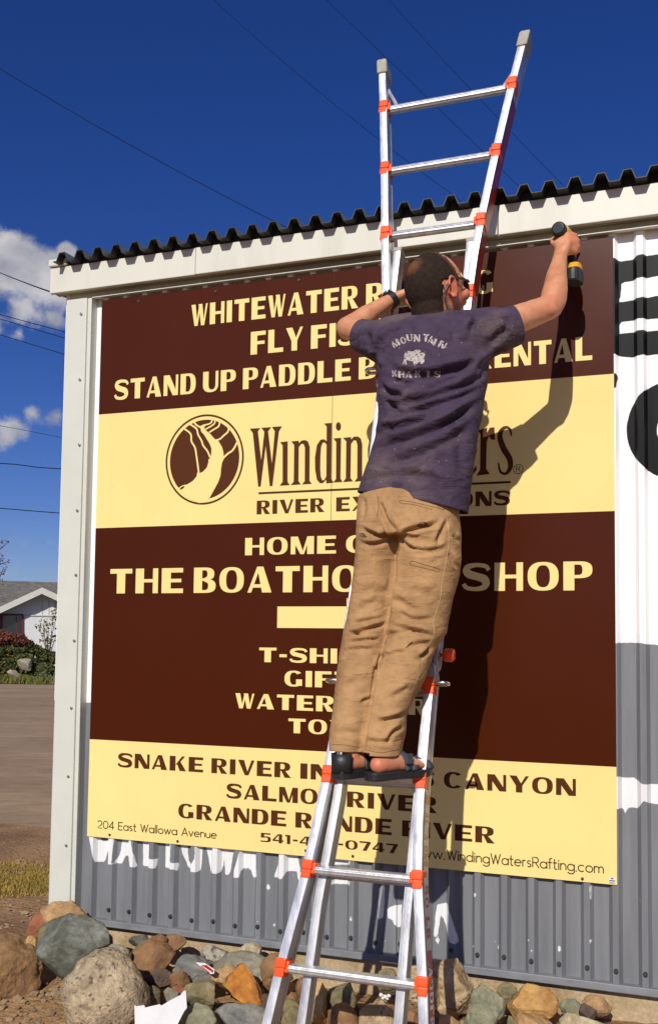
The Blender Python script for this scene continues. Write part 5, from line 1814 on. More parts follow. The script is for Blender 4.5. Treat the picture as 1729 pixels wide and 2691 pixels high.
SHIRT = [(838, 1160, 1094, 1206, -.645, .128), (853, 1120, 1100, 1150, -.640, .125), (868, 1078, 1106, 1095, -.635, .122), (882, 1030, 1114, 1040, -.620, .120),
         (888, 985, 1123, 990, -.600, .120), (889, 940, 1131, 942, -.585, .122), (888, 895, 1138, 897, -.570, .125), (886, 858, 1144, 855, -.555, .128),
         (886, 820, 1148, 812, -.545, .125), (896, 788, 1146, 778, -.535, .112), (925, 765, 1122, 753, -.530, .092), (962, 750, 1098, 742, -.525, .070), (990, 738, 1084, 734, -.520, .058)]
PELV = [(848, 1128, 1072, 1165, -.645, .116), (842, 1180, 1073, 1208, -.655, .126), (838, 1222, 1077, 1246, -.664, .134), (836, 1250, 1078, 1268, -.668, .128)]
LEGL = [(842, 1222, 951.0, 1222, -.665, .108), (836, 1256, 943.0, 1256, -.670, .106), (835, 1304, 937.0, 1304, -.675, .098), (829, 1352, 932.0, 1352, -.680, .092),
        (820, 1415, 918.0, 1415, -.690, .086), (812, 1457, 917.0, 1457, -.700, .082), (805, 1495, 911.0, 1495, -.710, .080), (796, 1543, 896.0, 1543, -.728, .078),
        (790, 1590, 886.0, 1590, -.745, .077), (785, 1638, 876.0, 1638, -.760, .075), (776, 1702, 866.0, 1704, -.775, .074), (775, 1748, 855.0, 1756, -.785, .076), (776, 1776, 853.0, 1782, -.790, .076)]
LEGR = [(933.0, 1232, 1077, 1236, -.665, .112), (930.0, 1262, 1078, 1264, -.668, .110), (925.0, 1304, 1080, 1304, -.670, .106), (921.0, 1352, 1072, 1352, -.672, .100),
        (909.0, 1400, 1059, 1400, -.676, .096), (906.0, 1447, 1051, 1447, -.680, .092), (903.0, 1482, 1043, 1482, -.690, .089), (900.0, 1510, 1020, 1514, -.705, .084),
        (889.0, 1543, 1008, 1543, -.720, .081), (879.0, 1590, 992, 1590, -.735, .078), (868.0, 1635, 968, 1635, -.750, .075), (860.0, 1680, 949, 1680, -.762, .073),
        (852.0, 1715, 948, 1713, -.770, .074), (845.0, 1762, 940, 1760, -.775, .078), (844.0, 1790, 938, 1786, -.778, .078)]

MAN0 = px(900, 1790, -.76)
man = thing('person', (MAN0[0], -.76, .90), 'man in a faded purple t-shirt and tan work trousers standing on the ladder drilling', 'person')

# ---- body: one skin surface
B = MB()
def shrink(rings, k, ky=None):
    out = []
    for (uL, vL, uR, vR, y, b) in rings:
        d = (uR - uL) * (1 - k) / 2
        out.append(body_ring(uL + d, vL, uR - d, vR, y, b * (ky or k), 24))
    return out
B.loft(shrink(SHIRT[:-2], .84))
B.loft(shrink(PELV, .84))
B.loft(shrink(LEGL[:-1], .70))
B.loft(shrink(LEGR[:-1], .66))
# head frame
HF = np.array([.585, .811, 0.0])
HR = np.array([.811, -.585, 0.0])
pit = math.radians(10)
HFp = HF * math.cos(pit) + np.array([0, 0, math.sin(pit)])
HU = np.array([0, 0, math.cos(pit)]) - HF * math.sin(pit)
HC = px(1017, 674, -.545)
HS = 1.075


def HQ(f, r, u): return HC + (HFp * f + HR * r + HU * u) * HS


def head_ell(mb, f, r, u, a, b, c, nu=24, nv=16): mb.ellipsoid(HQ(f, r, u), HFp * a * HS, HR * b * HS, HU * c * HS, nu, nv)
head_ell(B, 0, 0, .005, .105, .083, .108)
head_ell(B, .018, 0, -.035, .086, .072, .085)
head_ell(B, .040, 0, -.082, .058, .056, .050)        # jaw
head_ell(B, .078, 0, -.118, .024, .028, .020)        # chin
head_ell(B, .092, 0, .022, .018, .052, .016)         # brow
B.capsule([HQ(.098, 0, .008), HQ(.116, 0, -.028), HQ(.122, 0, -.040)], [.010, .013, .014], 10)     # nose
head_ell(B, .108, .013, -.046, .010, .010, .008, 10, 6); head_ell(B, .108, -.013, -.046, .010, .010, .008, 10, 6)
head_ell(B, .098, 0, -.074, .013, .024, .006, 14, 6); head_ell(B, .096, 0, -.085, .013, .021, .007, 14, 6)   # lips
for s in (1, -1):
    head_ell(B, .078, s * .052, -.032, .022, .020, .022, 14, 8)     # cheek
    head_ell(B, .086, s * .031, -.004, .014, .014, .010, 12, 8)     # eye
    # ear: rim and lobe
    pts = [HQ(-.006 + .020 * math.cos(a), s * (.083 + .011 * (1 - math.cos(a)) * .5 + .004), -.022 + .033 * math.sin(a)) for a in np.linspace(-1.9, 3.0, 12)]
    B.capsule(pts, [.0075] * 3 + [.006] * 9, 8)
    B.ellipsoid(HQ(-.004, s * .083, -.024), HFp * .017, HR * .008, HU * .028, 12, 8)
NB = px(1034, 772, -.530)
B.capsule([HQ(-.028, 0, -.055), HQ(-.034, 0, -.105), NB, NB - np.array([0, -.01, .08])], [(.060, .062), (.060, .060), (.066, .064), (.09, .07)], 20)
B.capsule([HQ(.0, 0, -.085), HQ(-.005, 0, -.12), NB + np.array([.02, .03, -.02])], [.050, .050, .052], 16)
# right arm
aS, aE, aW = px(1120, 782, -.540), px(1289, 717, -.405), px(1311, 600, -.262)
mid1 = aS * .5 + aE * .5
B.capsule([aS, aS * .7 + aE * .3, mid1, aS * .2 + aE * .8, aE], [.060, .056, .051, .046, .044], 18)
fm = lambda t: aE * (1 - t) + aW * t
B.capsule([aE, fm(.15) + np.array([.004, -.004, -.006]), fm(.38) + np.array([.004, -.004, -.004]), fm(.62), fm(.85), aW], [.043, .0465, .044, .037, .029, .0265], 18)
B.capsule([aE + np.array([.0, -.02, -.018]), aE + np.array([0, -.005, -.01])], [.030, .034], 12)
# right hand closed on the drill grip
hc = zz(1380, 560, 7.7)
def HPx(X, Y, y): return px(*hc(X, Y), y)
YH = -.235
B.capsule([aW, HPx(740, 760, -.252), HPx(800, 640, -.240)], [(.027, .024), (.034, .022), (.036, .020)], 16)
B.capsule([HPx(690, 640, -.240), HPx(830, 600, -.240), HPx(960, 610, -.232)], [.024, .026, .022], 14)
B.capsule([HPx(760, 740, -.240), HPx(880, 720, -.238), HPx(960, 740, -.230)], [.022, .023, .019], 14)
B.capsule([HPx(740, 540, -.236), HPx(860, 480, -.236), HPx(950, 470, -.230)], [.020, .021, .018], 14)
GRIP0, GRIP1 = HPx(800, 380, -.205), HPx(985, 1060, -.195)
for i, (kx, ky, fx, rr) in enumerate(((985, 455, 900, .0112), (1040, 555, 870, .0118), (1045, 665, 880, .0112), (1020, 765, 900, .0098))):
    k0 = HPx(kx - 90, ky + 8, -.236)
    k1 = HPx(kx, ky, -.232)
    k2 = HPx(kx + 22, ky + 14, -.203)
    k3 = HPx(kx + 2, ky + 18, -.176)
    k4 = HPx(fx - 30, ky + 20, -.163)
    if i == 0:   # index finger forward on the trigger
        k2 = HPx(kx + 25, ky - 4, -.200); k3 = HPx(kx + 18, ky + 2, -.172); k4 = HPx(kx - 20, ky + 12, -.150)
    B.capsule([k0, k1, k2, k3, k4], [rr * 1.12, rr * 1.08, rr, rr * .93, rr * .82], 10)
B.capsule([HPx(700, 690, -.236), HPx(580, 600, -.224), HPx(560, 540, -.198), HPx(640, 500, -.170)], [.017, .0145, .013, .011], 12)   # thumb round the near side
# left arm reaching forward to the rung behind the head
bS, bE, bW = px(925, 800, -.560), px(813, 767, -.445), px(919, 699, -.345)
B.capsule([bS, bS * .6 + bE * .4, bS * .3 + bE * .7, bE], [.060, .052, .046, .043], 18)
gm = lambda t: bE * (1 - t) + bW * t
B.capsule([bE, gm(.2) + np.array([0, 0, -.003]), gm(.45), gm(.75), bW], [(.041, .041), (.042, .041), (.039, .038), (.031, .030), (.026, .025)], 18)
bH = px(958, 687, -.322)
B.capsule([bW, bW * .4 + bH * .6, bH], [(.026, .024), (.034, .020), (.038, .018)], 14)
uRung = LL(0, up0 - 3 * RG, .004)
kn = bH + np.array([.018, .010, .004])
for i in range(4):
    o_ = np.array([.004 - .003 * i, 0, .030 - .020 * i])
    k1 = kn + o_
    B.capsule([bH + o_ * .8, k1 + np.array([.012, .006, .004]), k1 + np.array([.026, .022, -.002]), k1 + np.array([.020, .040, -.012]), k1 + np.array([.0, .046, -.016])], [.0115, .0112, .0105, .0098, .0088], 10)
B.capsule([bH + np.array([-.01, -.002, -.02]), bH + np.array([.012, .004, -.050]), bH + np.array([.030, .020, -.058])], [.016, .0135, .011], 10)


# feet
def foot(heel, d, s):
    d = np.array([d[0], d[1], 0.0]); d /= np.linalg.norm(d)
    r = np.array([d[1], -d[0], 0.0])
    U = np.array([0, 0, 1.0])
    h = np.array(heel, float)
    q = lambda f, l, z: h + d * f + r * l + U * z
    B.capsule([q(.035, 0, .028), q(.10, 0, .034), q(.16, .004 * s, .026), q(.20, .004 * s, .019)], [(.030, .030), (.034, .034), (.041, .024), (.040, .016)], 16)
    B.capsule([q(.052, 0, .03), q(.066, 0, .065), q(.095, 0, .12)], [(.031, .034), (.026, .030), (.024, .026)], 14)
    for i, (l, f, rr) in enumerate(((-.030, .252, .0125), (-.010, .250, .0098), (.006, .243, .0092), (.021, .234, .0088), (.034, .222, .0082))):
        B.capsule([q(f - .055, l * s, .017), q(f - .02, l * s, .015), q(f, l * s, .011)], [rr, rr, rr * .85], 8)
    return q


SOLE_Z = LL(0, 2 * RG)[2] + .013 + .020
rp = px(868, 1796, -.862); lp = px(790, 1792, -.868)
fr = foot((rp[0], -.862, SOLE_Z), (.50, .87), 1)
fl = foot((lp[0], -.868, SOLE_Z), (.48, .88), -1)

skin = remeshed(B, .0048, 5, .5)
V, Nn = mesh_np(skin)
dsp = np.array([.0009 * mnoise.noise(Vector(v * 40)) for v in V])
set_np(skin, V + Nn * dsp[:, None])
MT['skin'] = mat('skin', (.60, .275, .135), .52, col2=(.52, .20, .095), c2scale=14, c2pos=(.42, .68), var=.10, vscale=60, bump=.12, bscale=220, sss=.06, bdist=.004)
N, L = MT['skin'].node_tree.nodes, MT['skin'].node_tree.links
_b = N['Principled BSDF']; _src = _b.inputs['Base Color'].links[0].from_socket
_a = N.new('ShaderNodeAttribute'); _a.attribute_name = 'flush'
_m = N.new('ShaderNodeMix'); _m.data_type = 'RGBA'; L.new(_a.outputs['Fac'], _m.inputs['Factor']); L.new(_src, _m.inputs['A']); _m.inputs['B'].default_value = (.58, .135, .075, 1); L.new(_m.outputs['Result'], _b.inputs['Base Color'])
V, Nn = mesh_np(skin)
_f = np.zeros(len(V))
for c_, r_, k_ in ((HQ(-.004, .09, -.024), .055, .75), (HQ(.07, .05, -.05), .07, .6), (HQ(-.06, 0, -.11), .07, .5), (aE, .07, .35), (HPx(1000, 600, -.22), .05, .4), (rp, .07, .6), (lp, .07, .6)):
    _f = np.maximum(_f, k_ * np.clip(1.3 - np.linalg.norm(V - c_, axis=1) / r_, 0, 1))
skin.attributes.new('flush', 'FLOAT', 'POINT').data.foreach_set('value', _f)
body = link_part(skin, 'body', MT['skin'], man)

# ---- shirt
S = MB()
S.loft([body_ring(*r, pad=.006) for r in SHIRT])
sR0, sR1 = px(1085, 800, -.545), px(1222, 757, -.462)
S.capsule([sR0, sR0 * .6 + sR1 * .4, sR0 * .25 + sR1 * .75, sR1], [.094, .084, .073, .066], 24)
S.capsule([px(1060, 775, -.535), px(1150, 758, -.500)], [.070, .062], 20)
sL0, sL1 = px(945, 815, -.555), px(834, 782, -.470)
S.capsule([sL0, sL0 * .6 + sL1 * .4, sL0 * .2 + sL1 * .8, sL1], [.092, .078, .064, .058], 24)
S.capsule([px(985, 770, -.530), px(905, 778, -.510)], [.062, .056], 20)
shirt = remeshed(S, .0052, 10, .5)
z5p = lambda pts: [(757.1 + X * .40487, 489.9 + Y * .40487) for X, Y in pts]
FOLDS = [
    (z5p([(375, 905), (430, 935), (500, 955), (580, 962), (680, 945), (790, 918), (900, 880)]), 6.5, .013),
    (z5p([(385, 970), (450, 1000), (560, 1005)]), 6, .006),
    (z5p([(325, 1010), (385, 1065), (480, 1085)]), 5.5, .009),
    (z5p([(335, 1155), (450, 1130), (600, 1090), (750, 1045), (860, 1000), (940, 945)]), 6.5, .011),
    (z5p([(325, 1265), (420, 1258), (540, 1225), (620, 1205)]), 5.5, .009),
    (z5p([(400, 1185), (560, 1160), (700, 1112), (850, 1060), (915, 1020)]), 6, .009),
    (z5p([(300, 1395), (420, 1345), (560, 1300), (700, 1240), (820, 1165), (900, 1110)]), 6.5, .010),
    (z5p([(360, 1490), (520, 1430), (680, 1360), (860, 1255)]), 7, .007),
    (z5p([(290, 1330), (330, 1290), (400, 1235)]), 5, .007),
    (z5p([(250, 1570), (380, 1545), (540, 1540), (700, 1580)]), 7, .004),
    (z5p([(350, 775), (385, 715), (440, 675)]), 5, .008), (z5p([(300, 870), (325, 800), (355, 740)]), 6, .006), (z5p([(255, 830), (290, 870), (320, 930)]), 5.5, .008),
    (z5p([(845, 720), (870, 660), (890, 625)]), 6, .006), (z5p([(870, 960), (930, 890), (1000, 830), (1070, 785)]), 6, .009),
    (z5p([(905, 985), (960, 890), (1010, 850)]), 5, .006), (z5p([(960, 780), (1020, 720), (1080, 690)]), 7, .005), (z5p([(760, 770), (840, 760), (930, 800)]), 8, .004),
    (z5p([(480, 650), (500, 690), (530, 760)]), 7, .003), (z5p([(640, 640), (640, 700), (620, 760)]), 7, .003), (z5p([(740, 650), (760, 720), (740, 780)]), 7, .0035),
    (z5p([(800, 1250), (790, 1400), (800, 1560)]), 9, .004), (z5p([(600, 1400), (570, 1500), (560, 1600)]), 9, .004), (z5p([(420, 1400), (380, 1500), (350, 1600)]), 9, .004),
    (z5p([(560, 1065), (680, 1020), (800, 965)]), 5.5, .005), (z5p([(350, 1090), (420, 1160), (460, 1180)]), 5, .005), (z5p([(640, 1290), (760, 1220), (850, 1140)]), 5.5, .005),
    (z5p([(235, 700), (270, 760), (280, 820)]), 7, .003), (z5p([(1090, 600), (1060, 690), (1085, 770)]), 8, .003),
]
crease(shirt, FOLDS, .0035, (7, 7, 13), 4, 1.9, 1.35)
aR = (sR1 - sR0) / np.linalg.norm(sR1 - sR0); aL = (sL1 - sL0) / np.linalg.norm(sL1 - sL0)
hemL, hemR = px(838, 1157, -.645), px(1094, 1203, -.645)
hc_ = (hemL + hemR) / 2
hx = (hemR - hemL) / np.linalg.norm(hemR - hemL)
hn = np.cross(hx, [0, 1, 0]); hn = hn if hn[2] < 0 else -hn
cutR = px(1209, 760, -.470); cutL = px(844, 786, -.478)
cut_open(shirt, [(hc_ - hn * .004, hn, .22), (cutR, aR, .12), (cutL, aL, .10), (px(1037, 741, -.522), HU * .96 + np.array([.0, .1, 0]), .10)])
MT['shirt'] = mat('faded_purple_cotton', (.061, .040, .066), .92, col2=(.140, .100, .092), c2scale=3.6, c2pos=(.46, .72), var=.16, vscale=26, bump=.30, bscale=420, spec=.15, bdist=.002, crumple=(9, .55, .03, (1.0, 1.0, 2.6)))
sh = link_part(shirt, 'tshirt', MT['shirt'], man, .003)
# dirt stain on the right shoulder
BVS = None


def bvh_of(o):
    dg = bpy.context.evaluated_depsgraph_get()
    me = o.data
    off = np.array(wloc(o)[:])
    V, _ = mesh_np(me)
    return BVHTree.FromPolygons([Vector(v + off) for v in V], [tuple(p.vertices) for p in me.polygons])


def drape(bvh, u, v, lift):
    d = Vector(ray(u * KD, v * KD)).normalized()
    h = bvh.ray_cast(Vector(CAM), d)
    if h[0] is None: return None
    return np.array(h[0][:]) - np.array(d[:]) * lift


def drape_cells(bvh, polys, box, step, lift, wear, name, m, parent, seed=3):
    us = np.arange(box[0], box[2], step); vs = np.arange(box[1], box[3], step)
    nu, nv = len(us), len(vs)
    Uc, Vc = np.meshgrid(us[:-1] + step / 2, vs[:-1] + step / 2, indexing='ij')
    P = np.stack([Uc.ravel(), Vc.ravel()], 1)
    ins = np.zeros(len(P), bool)
    for poly in polys:
        A = np.array(poly, float); Bq = np.roll(A, -1, 0)
        c = np.zeros(len(P), bool)
        for a, b in zip(A, Bq):
            k = ((a[1] > P[:, 1]) != (b[1] > P[:, 1]))
            c ^= k & (P[:, 0] < a[0] + (P[:, 1] - a[1]) / (b[1] - a[1] + 1e-12) * (b[0] - a[0]))
        ins |= c
    ins = ins.reshape(nu - 1, nv - 1)
    cache = {}; mb = MB()
    def vert(i, j):
        if (i, j) not in cache:
            p = drape(bvh, us[i], vs[j], lift)
            if p is None: cache[(i, j)] = None
            else:
                cache[(i, j)] = len(mb.v); mb.v.append(tuple(p))
        return cache[(i, j)]
    for i in range(nu - 1):
        for j in range(nv - 1):
            if ins[i, j] and mnoise.noise(Vector((us[i] * .22 + seed, vs[j] * .22, 1))) + .6 * mnoise.noise(Vector((us[i] * .8, vs[j] * .8, seed))) < wear:
                q = [vert(i, j), vert(i + 1, j), vert(i + 1, j + 1), vert(i, j + 1)]
                if None not in q: mb.f.append(tuple(q)); mb.m.append(0)
    return mb.build(name, m, parent, recalc=False, smooth=True)


def drape_line(bvh, path, w, lift, mb, n=5):
    P = smooth_path(path, n) if len(path) > 2 else [np.array(p, float) for p in np.linspace(path[0], path[1], 12)]
    prev = None
    for i, p in enumerate(P):
        t = P[min(i + 1, len(P) - 1)] - P[max(i - 1, 0)]; t = t / np.linalg.norm(t)
        nn = np.array([-t[1], t[0]]) * w / 2
        a, b = drape(bvh, *(p + nn), lift), drape(bvh, *(p - nn), lift)
        if a is None or b is None: prev = None; continue
        cur = len(mb.v); mb.v += [tuple(a), tuple(b)]
        if prev is not None: mb.f.append((prev, cur, cur + 1, prev + 1)); mb.m.append(0)
        prev = cur


BVS = bvh_of(sh)
c6 = zz(980, 840, 5.923)


def slab(ch, cx_, cy_, rot, w, h):
    wd, polys = wide_glyph(ch)
    if ch in 'MNTIAKHU':      # slab serif feet
        pass
    out = []
    ca, sa = math.cos(math.radians(rot)), math.sin(math.radians(rot))
    for p in polys:
        q = []
        for a, b in p:
            X, Y = (a / wd - .5) * w, (.5 - b) * h
            q.append(c6(cx_ + X * ca - Y * sa, cy_ + X * sa + Y * ca))
        out.append(q)
    return out


PR = []
for ch, x_, y_, r_, w_, h_ in (('M', 352, 362, -28, 118, 110), ('O', 470, 318, -20, 84, 104), ('U', 566, 276, -9, 88, 108), ('N', 680, 282, -1, 100, 112), ('T', 825, 280, 5, 92, 115), ('A', 903, 308, 12, 88, 112), ('I', 962, 345, 20, 38, 110), ('N', 1080, 390, 28, 112, 112),
                              ('K', 330, 838, -4, 92, 104), ('H', 440, 848, -2, 92, 104), ('A', 560, 850, 0, 100, 108), ('K', 700, 842, 0, 98, 104), ('I', 862, 846, 2, 44, 100), ('S', 1000, 846, 3, 100, 96)):
    PR += slab(ch, x_, y_, r_, w_, h_)
PR.append([c6(*q) for q in [(485, 560), (500, 510), (540, 485), (630, 490), (660, 468), (710, 462), (745, 480), (755, 510), (795, 510), (812, 540), (800, 570), (805, 620), (795, 660), (765, 685), (740, 680), (735, 650), (700, 665), (675, 690), (655, 710), (630, 690), (628, 660), (600, 640), (560, 635), (530, 625), (515, 640), (525, 695), (505, 700), (490, 640), (480, 690), (462, 690), (478, 630), (490, 600)]])
MT['print'] = mat('cracked_print', (.43, .37, .33), .85, var=.3, vscale=60)
drape_cells(BVS, PR, (918, 778, 1052, 888), 1.0, .0012, .34, 'shirt_print', MT['print'], sh)['label'] = 'worn cream print MOUNTAIN over a bison'
SP = []
_r = random.Random(8)
for cx0, cy0, a0_, b0_ in ((1172, 775, 40, 26), (1135, 762, 22, 14), (1190, 790, 26, 18)):
    SP.append([(cx0 + a0_ * math.cos(t) * _r.uniform(.7, 1.2), cy0 + b0_ * math.sin(t) * _r.uniform(.7, 1.2)) for t in np.linspace(0, 6.28, 16)[:-1]])
drape_cells(BVS, SP, (1095, 735, 1240, 830), 1.6, .0010, -.10, 'dust_stain', mat('dried_mud', (.105, .078, .064), .95), sh, 5)
SP = []
for _i in range(70):
    cx0, cy0, q_ = _r.uniform(870, 1110), _r.uniform(790, 1140), _r.choice([.8, 1.1, 1.6])
    SP.append([(cx0 - q_, cy0), (cx0, cy0 - q_), (cx0 + q_, cy0), (cx0, cy0 + q_)])
drape_cells(BVS, SP, (868, 786, 1114, 1144), .8, .0010, 9, 'dust_speck', mat('pale_dust', (.24, .21, .20), .95), sh, 5)['kind'] = 'stuff'
mb = MB()
drape_line(BVS, [(845, 1146), (900, 1152), (970, 1166), (1040, 1182), (1092, 1196)], 1.3, .0008, mb)
drape_line(BVS, z5p([(1118, 565), (1112, 640), (1095, 760)]), 1.2, .0008, mb)
drape_line(BVS, z5p([(232, 660), (196, 740), (205, 800), (232, 840)]), 1.2, .0008, mb)
mb.build('hem_stitch', mat('purple_thread', (.035, .022, .05), .9), sh, recalc=False)

# ---- trousers
Tm = MB()
Tm.loft([body_ring(*r, pad=.006) for r in PELV])
Tm.loft([body_ring(*r, e=2.1, pad=.006) for r in LEGL])
Tm.loft([body_ring(*r, e=2.1, pad=.006) for r in LEGR])
tro = remeshed(Tm, .0052, 6, .5)
p6 = lambda pts: [(712.6 + X * .31812, 1113.4 + Y * .31812) for X, Y in pts]
TF = [
    (p6([(545, 180), (590, 290), (640, 380), (690, 440)]), 5, .011), (p6([(600, 230), (650, 330), (690, 420)]), 4, .006),
    (p6([(405, 385), (470, 415), (560, 440), (640, 440), (695, 440)]), 5, .009),
    (p6([(700, 450), (760, 410), (840, 385), (920, 370), (1000, 345)]), 5, .010),
    (p6([(405, 495), (500, 508), (600, 480), (695, 452)]), 4.5, .008), (p6([(560, 380), (600, 420), (660, 440)]), 4, .006),
    (p6([(705, 460), (740, 500), (790, 535), (880, 548), (960, 540), (1060, 510)]), 4, .008),
    (p6([(760, 560), (860, 575), (980, 560), (1060, 530)]), 4, .006), (p6([(970, 520), (1000, 430), (1060, 320)]), 5, .006),
    (p6([(690, 480), (675, 620), (670, 750), (650, 850), (625, 980), (612, 1090)]), 4, .008),
    (p6([(610, 1085), (520, 1115), (420, 1148), (325, 1185)]), 5, .010), (p6([(600, 1045), (480, 1070), (360, 1090)]), 4.5, .006),
    (p6([(330, 1235), (450, 1212), (560, 1205)]), 4.5, .007), (p6([(295, 1290), (420, 1275), (500, 1290)]), 4.5, .005), (p6([(330, 1150), (420, 1175), (540, 1160)]), 4, .005),
    (p6([(640, 1115), (760, 1130), (900, 1170), (945, 1180)]), 5, .008), (p6([(590, 1220), (640, 1165), (780, 1150), (860, 1165)]), 4.5, .006),
    (p6([(690, 1000), (800, 1060), (950, 1050)]), 5, .005), (p6([(555, 1345), (650, 1310), (760, 1300)]), 4.5, .005), (p6([(850, 1345), (890, 1310), (925, 1260)]), 4.5, .009),
    (p6([(760, 1260), (850, 1240), (930, 1230)]), 4.5, .004),
    (p6([(600, 1240), (560, 1340), (525, 1440), (510, 1560), (490, 1680), (465, 1840), (432, 2010)]), 4, .008),
    (p6([(535, 1815), (640, 1790), (735, 1755)]), 4.5, .009), (p6([(605, 1970), (655, 1890), (730, 1845)]), 4.5, .008), (p6([(410, 1670), (460, 1650), (495, 1640)]), 4, .005),
    (p6([(450, 1950), (560, 1965), (680, 1950)]), 4.5, .004), (p6([(225, 1900), (300, 1890), (420, 1900)]), 6, .003), (p6([(640, 1640), (700, 1600), (780, 1560)]), 6, .004),
    (p6([(400, 880), (500, 850), (620, 860)]), 9, .003), (p6([(760, 820), (860, 860), (980, 860)]), 9, .003), (p6([(300, 1540), (380, 1510), (470, 1520)]), 8, .003),
    (p6([(430, 150), (440, 250), (420, 340)]), 5, .003), (p6([(1060, 560), (1100, 640), (1135, 690)]), 4.5, .005), (p6([(1090, 430), (1120, 470), (1145, 480)]), 4, .005),
    (p6([(380, 1000), (440, 960), (560, 900)]), 8, .004), (p6([(640, 900), (720, 940), (820, 1000)]), 8, .004),
]
crease(tro, TF, .0028, (8, 8, 14), 9, 1.5, 1.15)
cut_open(tro, [(px(812, 1757, -.786), (0, -.04, -1), .12), (px(895, 1766, -.776), (-.03, -.02, -1), .12), (px(960, 1150, -.645), (-.10, 0, 1), .19)])
MT['canvas'] = mat('tan_canvas', (.415, .240, .105), .88, col2=(.285, .160, .068), c2scale=5, c2pos=(.46, .72), var=.14, vscale=30, bump=.28, bscale=480, spec=.2, bdist=.002, crumple=(10, .5, .028, (1.0, 1.0, 2.2)))
tr = link_part(tro, 'trousers', MT['canvas'], man, .003)
BVT = bvh_of(tr)
mb = MB()
for pth in ([(1050, 320), (1062, 450), (1050, 580), (1030, 680), (1010, 800), (1000, 900), (965, 1010), (948, 1080), (955, 1160), (930, 1220), (890, 1280)], [(870, 1345), (860, 1420), (830, 1490), (800, 1570), (775, 1650), (745, 1720)]):
    drape_line(BVT, p6(pth), 1.5, .0012, mb)
mb.build('side_seam', mat('pale_thread', (.62, .40, .19), .9), tr, recalc=False)
MT['thread'] = mat('brown_thread', (.17, .085, .03), .9)
for pth, w in (([(775, 655), (790, 628), (880, 655), (985, 685), (990, 705)], 1.6), ([(780, 658), (880, 680), (980, 706)], 1.2), ([(712, 462), (745, 500), (790, 532), (945, 541), (985, 430), (1030, 330)], 1.2), ([(700, 180), (800, 195), (950, 230), (1030, 250)], 1.2), ([(702, 178), (706, 200), (800, 212), (940, 248)], 1.2),
               ([(535, 140), (545, 210), (535, 300)], 1.3), ([(405, 470), (480, 500), (540, 492)], 1.2), ([(205, 1978), (300, 1985), (415, 2005)], 1.2), ([(440, 2015), (560, 2040), (700, 2015)], 1.2), ([(620, 1180), (600, 1210), (592, 1250)], 1.2)):
    mb = MB(); drape_line(BVT, p6(pth), w, .0010, mb)
    mb.build('stitching', MT['thread'], tr, recalc=False)
mb = MB()
for cx_, cy_, a, b in ((432, 438, 26, 16), (872, 362, 42, 22), (770, 1245, 24, 8)):
    poly = [(cx_ + a * math.cos(t) * (1 + .25 * math.sin(3 * t)), cy_ + b * math.sin(t) + (a * .3 * math.cos(t) if a == 26 else (-a * .9 * math.cos(t) if a == 24 else 0))) for t in np.linspace(0, 6.28, 14)[:-1]]
    pp = [drape(BVT, *q, .0011) for q in p6(poly)]
    if all(q is not None for q in pp):
        cc = drape(BVT, *p6([(cx_, cy_)])[0], .0011)
        b0 = len(mb.v); mb.v += [tuple(cc)] + [tuple(q) for q in pp]
        for i in range(len(pp)): mb.f.append((b0, b0 + 1 + i, b0 + 1 + (i + 1) % len(pp))); mb.m.append(0)
mb.build('stain', mat('dark_stain', (.10, .055, .022), .9), tr, recalc=False)

# ---- hair: close cropped, thin on the crown, receding in front
Hm = MB()
rings = []
nu_, nv_ = 96, 64
vs = {}
for i in range(nv_ + 1):
    ph = -math.pi / 2 + math.pi * i / nv_
    for j in range(nu_):
        a = 2 * math.pi * j / nu_
        # same two ellipsoids as the skull, hair a few mm above it
        d = np.array([math.cos(ph) * math.cos(a), math.cos(ph) * math.sin(a), math.sin(ph)])
        best = 0
        for (c_, ax) in (((0, 0, .005), (.105, .083, .108)), ((.018, 0, -.035), (.086, .072, .085)), ((-.030, 0, -.075), (.060, .062, .07))):
            c_ = np.array(c_); ax = np.array(ax)
            A_ = ((d / ax) ** 2).sum(); B_ = -2 * (d * c_ / ax ** 2).sum(); C_ = ((c_ / ax) ** 2).sum() - 1
            disc = B_ * B_ - 4 * A_ * C_
            if disc > 0: best = max(best, (-B_ + math.sqrt(disc)) / (2 * A_))
        k = best + .0025 + .0010 * mnoise.noise(Vector(d * 30))
        vs[(i, j)] = d * k
fs = []
def is_hair(p):
    f, r, u = p
    n = .006 * mnoise.noise(Vector(p * 60))
    if u < -.104 + n: return False
    front = .034 - max(0, (u - .02)) * .42 + n           # hairline drops back over the top
    if u > .085: front = .002 + n
    if f > front: return False
    if u < .0 and f > .002 + n and abs(r) > .05: return False      # in front of the ear only a sideburn
    if u < -.050 + n and f > -.030: return False
    if abs(r) > .066 and u < .006 and f > -.036 + n: return False    # round the ear
    return True
idx = {}
for i in range(nv_):
    for j in range(nu_):
        k = [(i, j), (i, (j + 1) % nu_), (i + 1, (j + 1) % nu_), (i + 1, j)]
        c_ = sum(vs[q] for q in k) / 4
        if is_hair(c_):
            f = []
            for q in k:
                if q not in idx: idx[q] = len(Hm.v); Hm.v.append(tuple(HQ(*vs[q])))
                f.append(idx[q])
            Hm.f.append(tuple(f)); Hm.m.append(0)
hm = mat('cropped_brown_hair', (.026, .015, .009), .85, var=.45, vscale=90, bump=.8, bscale=260, spec=.2, bdist=.004)
N, L = hm.node_tree.nodes, hm.node_tree.links
b = N['Principled BSDF']; src = b.inputs['Base Color'].links[0].from_socket
at = N.new('ShaderNodeAttribute'); at.attribute_name = 'thin'
nz_ = N.new('ShaderNodeTexNoise'); nz_.inputs['Scale'].default_value = 130; nz_.inputs['Detail'].default_value = 4
